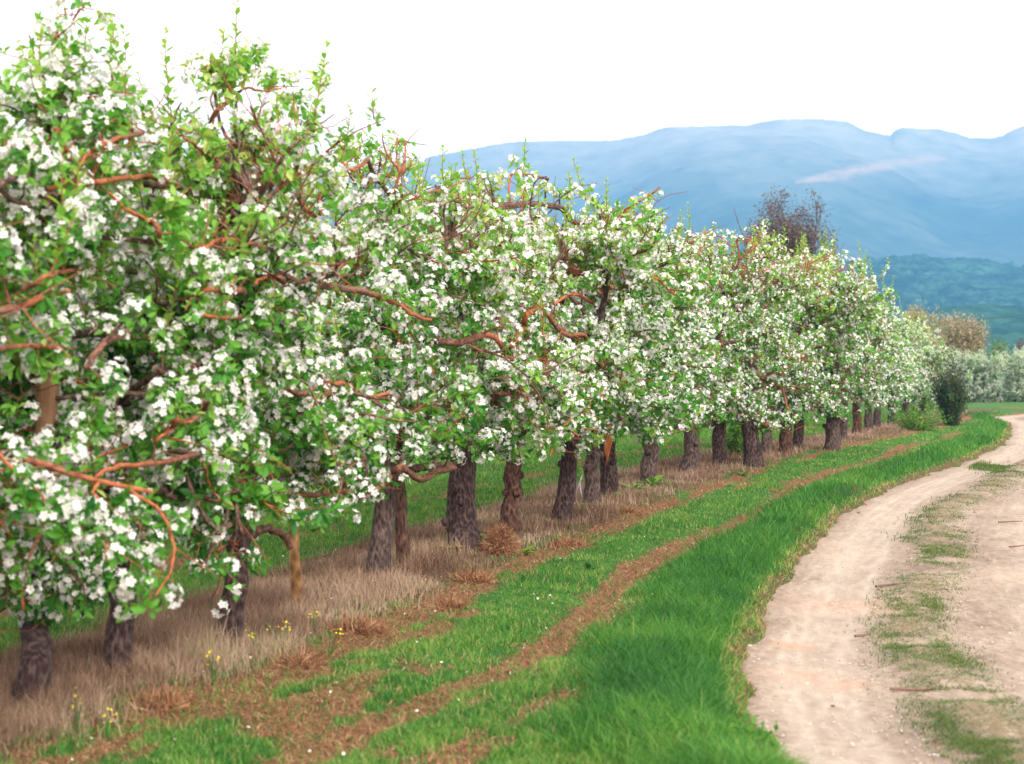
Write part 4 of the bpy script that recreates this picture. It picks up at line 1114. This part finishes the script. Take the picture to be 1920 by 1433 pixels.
# mown hay litter
x, y = scatter(360000, r); zg, d = ground_z(x, y, True); s = row_s(x, y); t = row_t(x, y)
bf = brown_field(x, y, s, t) + 1.3 * (fbm(x * 7, y * 7, 91) - .5)
fr = np.exp(-((d + edge_wob(x, y) - .02) / .08) ** 2)
k = ((r.random(len(x)) < sstep(.3, .7, bf)) & (d < -.1)) | (r.random(len(x)) < fr); x, y, zg = x[k], y[k], zg[k]
hh = r.uniform(.012, .05, len(x)); g = Geo()
blades(g, x, y, zg + r.uniform(-.003, .012, len(x)), hh, .005 * np.maximum(1, y / 12), r.uniform(1.0, 3.2, len(x)), np.clip(r.beta(2.2, 2, len(x)), 0, 1), r, 2, .32)
go = g.build('hay_litter', M_HAY); go['kind'] = 'stuff'
# grass in the middle of the road
u = r.random(900000); yy = 7.2 * (48 / 7.2) ** (u ** 1.25); j0 = np.argsort(E2[:, 1]); k0 = np.interp(yy, E2[j0, 1], j0.astype(float)); i0 = np.clip(k0.astype(int), 0, len(E2) - 1)
c_ = r.uniform(.2, 2.0, len(u)); c_[:40000] = r.uniform(2.3, 2.9, 40000)
x = E2[i0, 0] + N2[i0, 0] * c_ + r.normal(0, .02, len(u)); y = yy + N2[i0, 1] * c_; d = c_
mc = 1.02 + .10 * np.sin(y * .9)
n1 = fbm(x * 2.6, y * 1.7, 23)
hot = np.zeros(len(x))
for (px, py, wx, wy) in ((1745, 1030, 28, .55), (1745, 1230, 60, .5), (1790, 1300, 60, .6), (1830, 1380, 80, .5), (1790, 1310, 70, .3), (1870, 880, 45, .9), (1740, 1135, 25, .3), (1775, 965, 18, .3)):
    c = on_ground(px, py); hot = np.maximum(hot, np.exp(-((x - c[0]) / (wx / F * c[1] * .72)) ** 2 - ((y - c[1]) / wy / 1.2) ** 2))
md = np.exp(-((d - mc) / .14) ** 2)
n3 = fbm(x * 9, y * 7, 29)
den = np.clip(md * sstep(.25, .45, n1) * 1.0 + hot * sstep(.25, .5, n1), 0, 1) * sstep(.26, .46, n3 + .25 * hot) + .25 * np.exp(-((d - ROAD_W) / .2) ** 2)
k = (r.random(len(x)) < den) & (d > .15) & (d < ROAD_W + .2); x, y, n1 = x[k], y[k], n1[k]
zz = g_base(x, y) + .0
hh = r.uniform(.015, .055, len(x)) * (.3 + 1.3 * n1)
g = Geo(); blades(g, x, y, zz, hh, .006 * np.maximum(1, y / 12), r.uniform(.4, 1.6, len(x)), np.clip(.3 + r.normal(0, .2, len(x)) + .8 * (.55 - n1), 0, 1), r, 2)
go = g.build('road_grass', M_OLIVE); go['kind'] = 'stuff'
# fallen petals and tiny white flowers
x, y = scatter(600, r, 40); zg, d = ground_z(x, y, True); s = row_s(x, y)
k = (d < -.2) & (s > -3.5); x, y, zg = x[k], y[k], zg[k]
X_, Y_, Z_ = frames(norm(r.normal(size=(len(x), 3)) * .5 + [0, 0, 1]), r); g = Geo()
stamp(g, FL_LO[0], FL_LO[1], np.stack([x, y, zg + .03], 1), X_, Y_, Z_, r.uniform(.008, .017, len(x)), r.random(len(x)))
go = g.build('fallen_petals', M_WFLOWER); go['kind'] = 'stuff'
# small gravel scattered on the road
x, y = scatter(26000, r, 40); d, _ = road_d(x, y); k = (d > .05) & (d < ROAD_W) & (r.random(len(x)) < .25 + .6 * np.exp(-((d - .9) / .35) ** 2)); x, y = x[k], y[k]
OV = np.array([(1, 0, 0), (0, 1, 0), (-1, 0, 0), (0, -1, 0), (0, 0, .6), (0, 0, -.6)]); OF = np.array([(0, 1, 4), (1, 2, 4), (2, 3, 4), (3, 0, 4), (1, 0, 5), (2, 1, 5), (3, 2, 5), (0, 3, 5)])
X_, Y_, Z_ = frames(norm(r.normal(size=(len(x), 3)) * .4 + [0, 0, 1]), r); g = Geo()
stamp(g, OV, OF, np.stack([x, y, g_base(x, y) + .004], 1), X_, Y_, Z_, r.uniform(.003, .010, len(x)), r.random(len(x)))
go = g.build('gravel', M_STONE, smooth=False); go['kind'] = 'stuff'
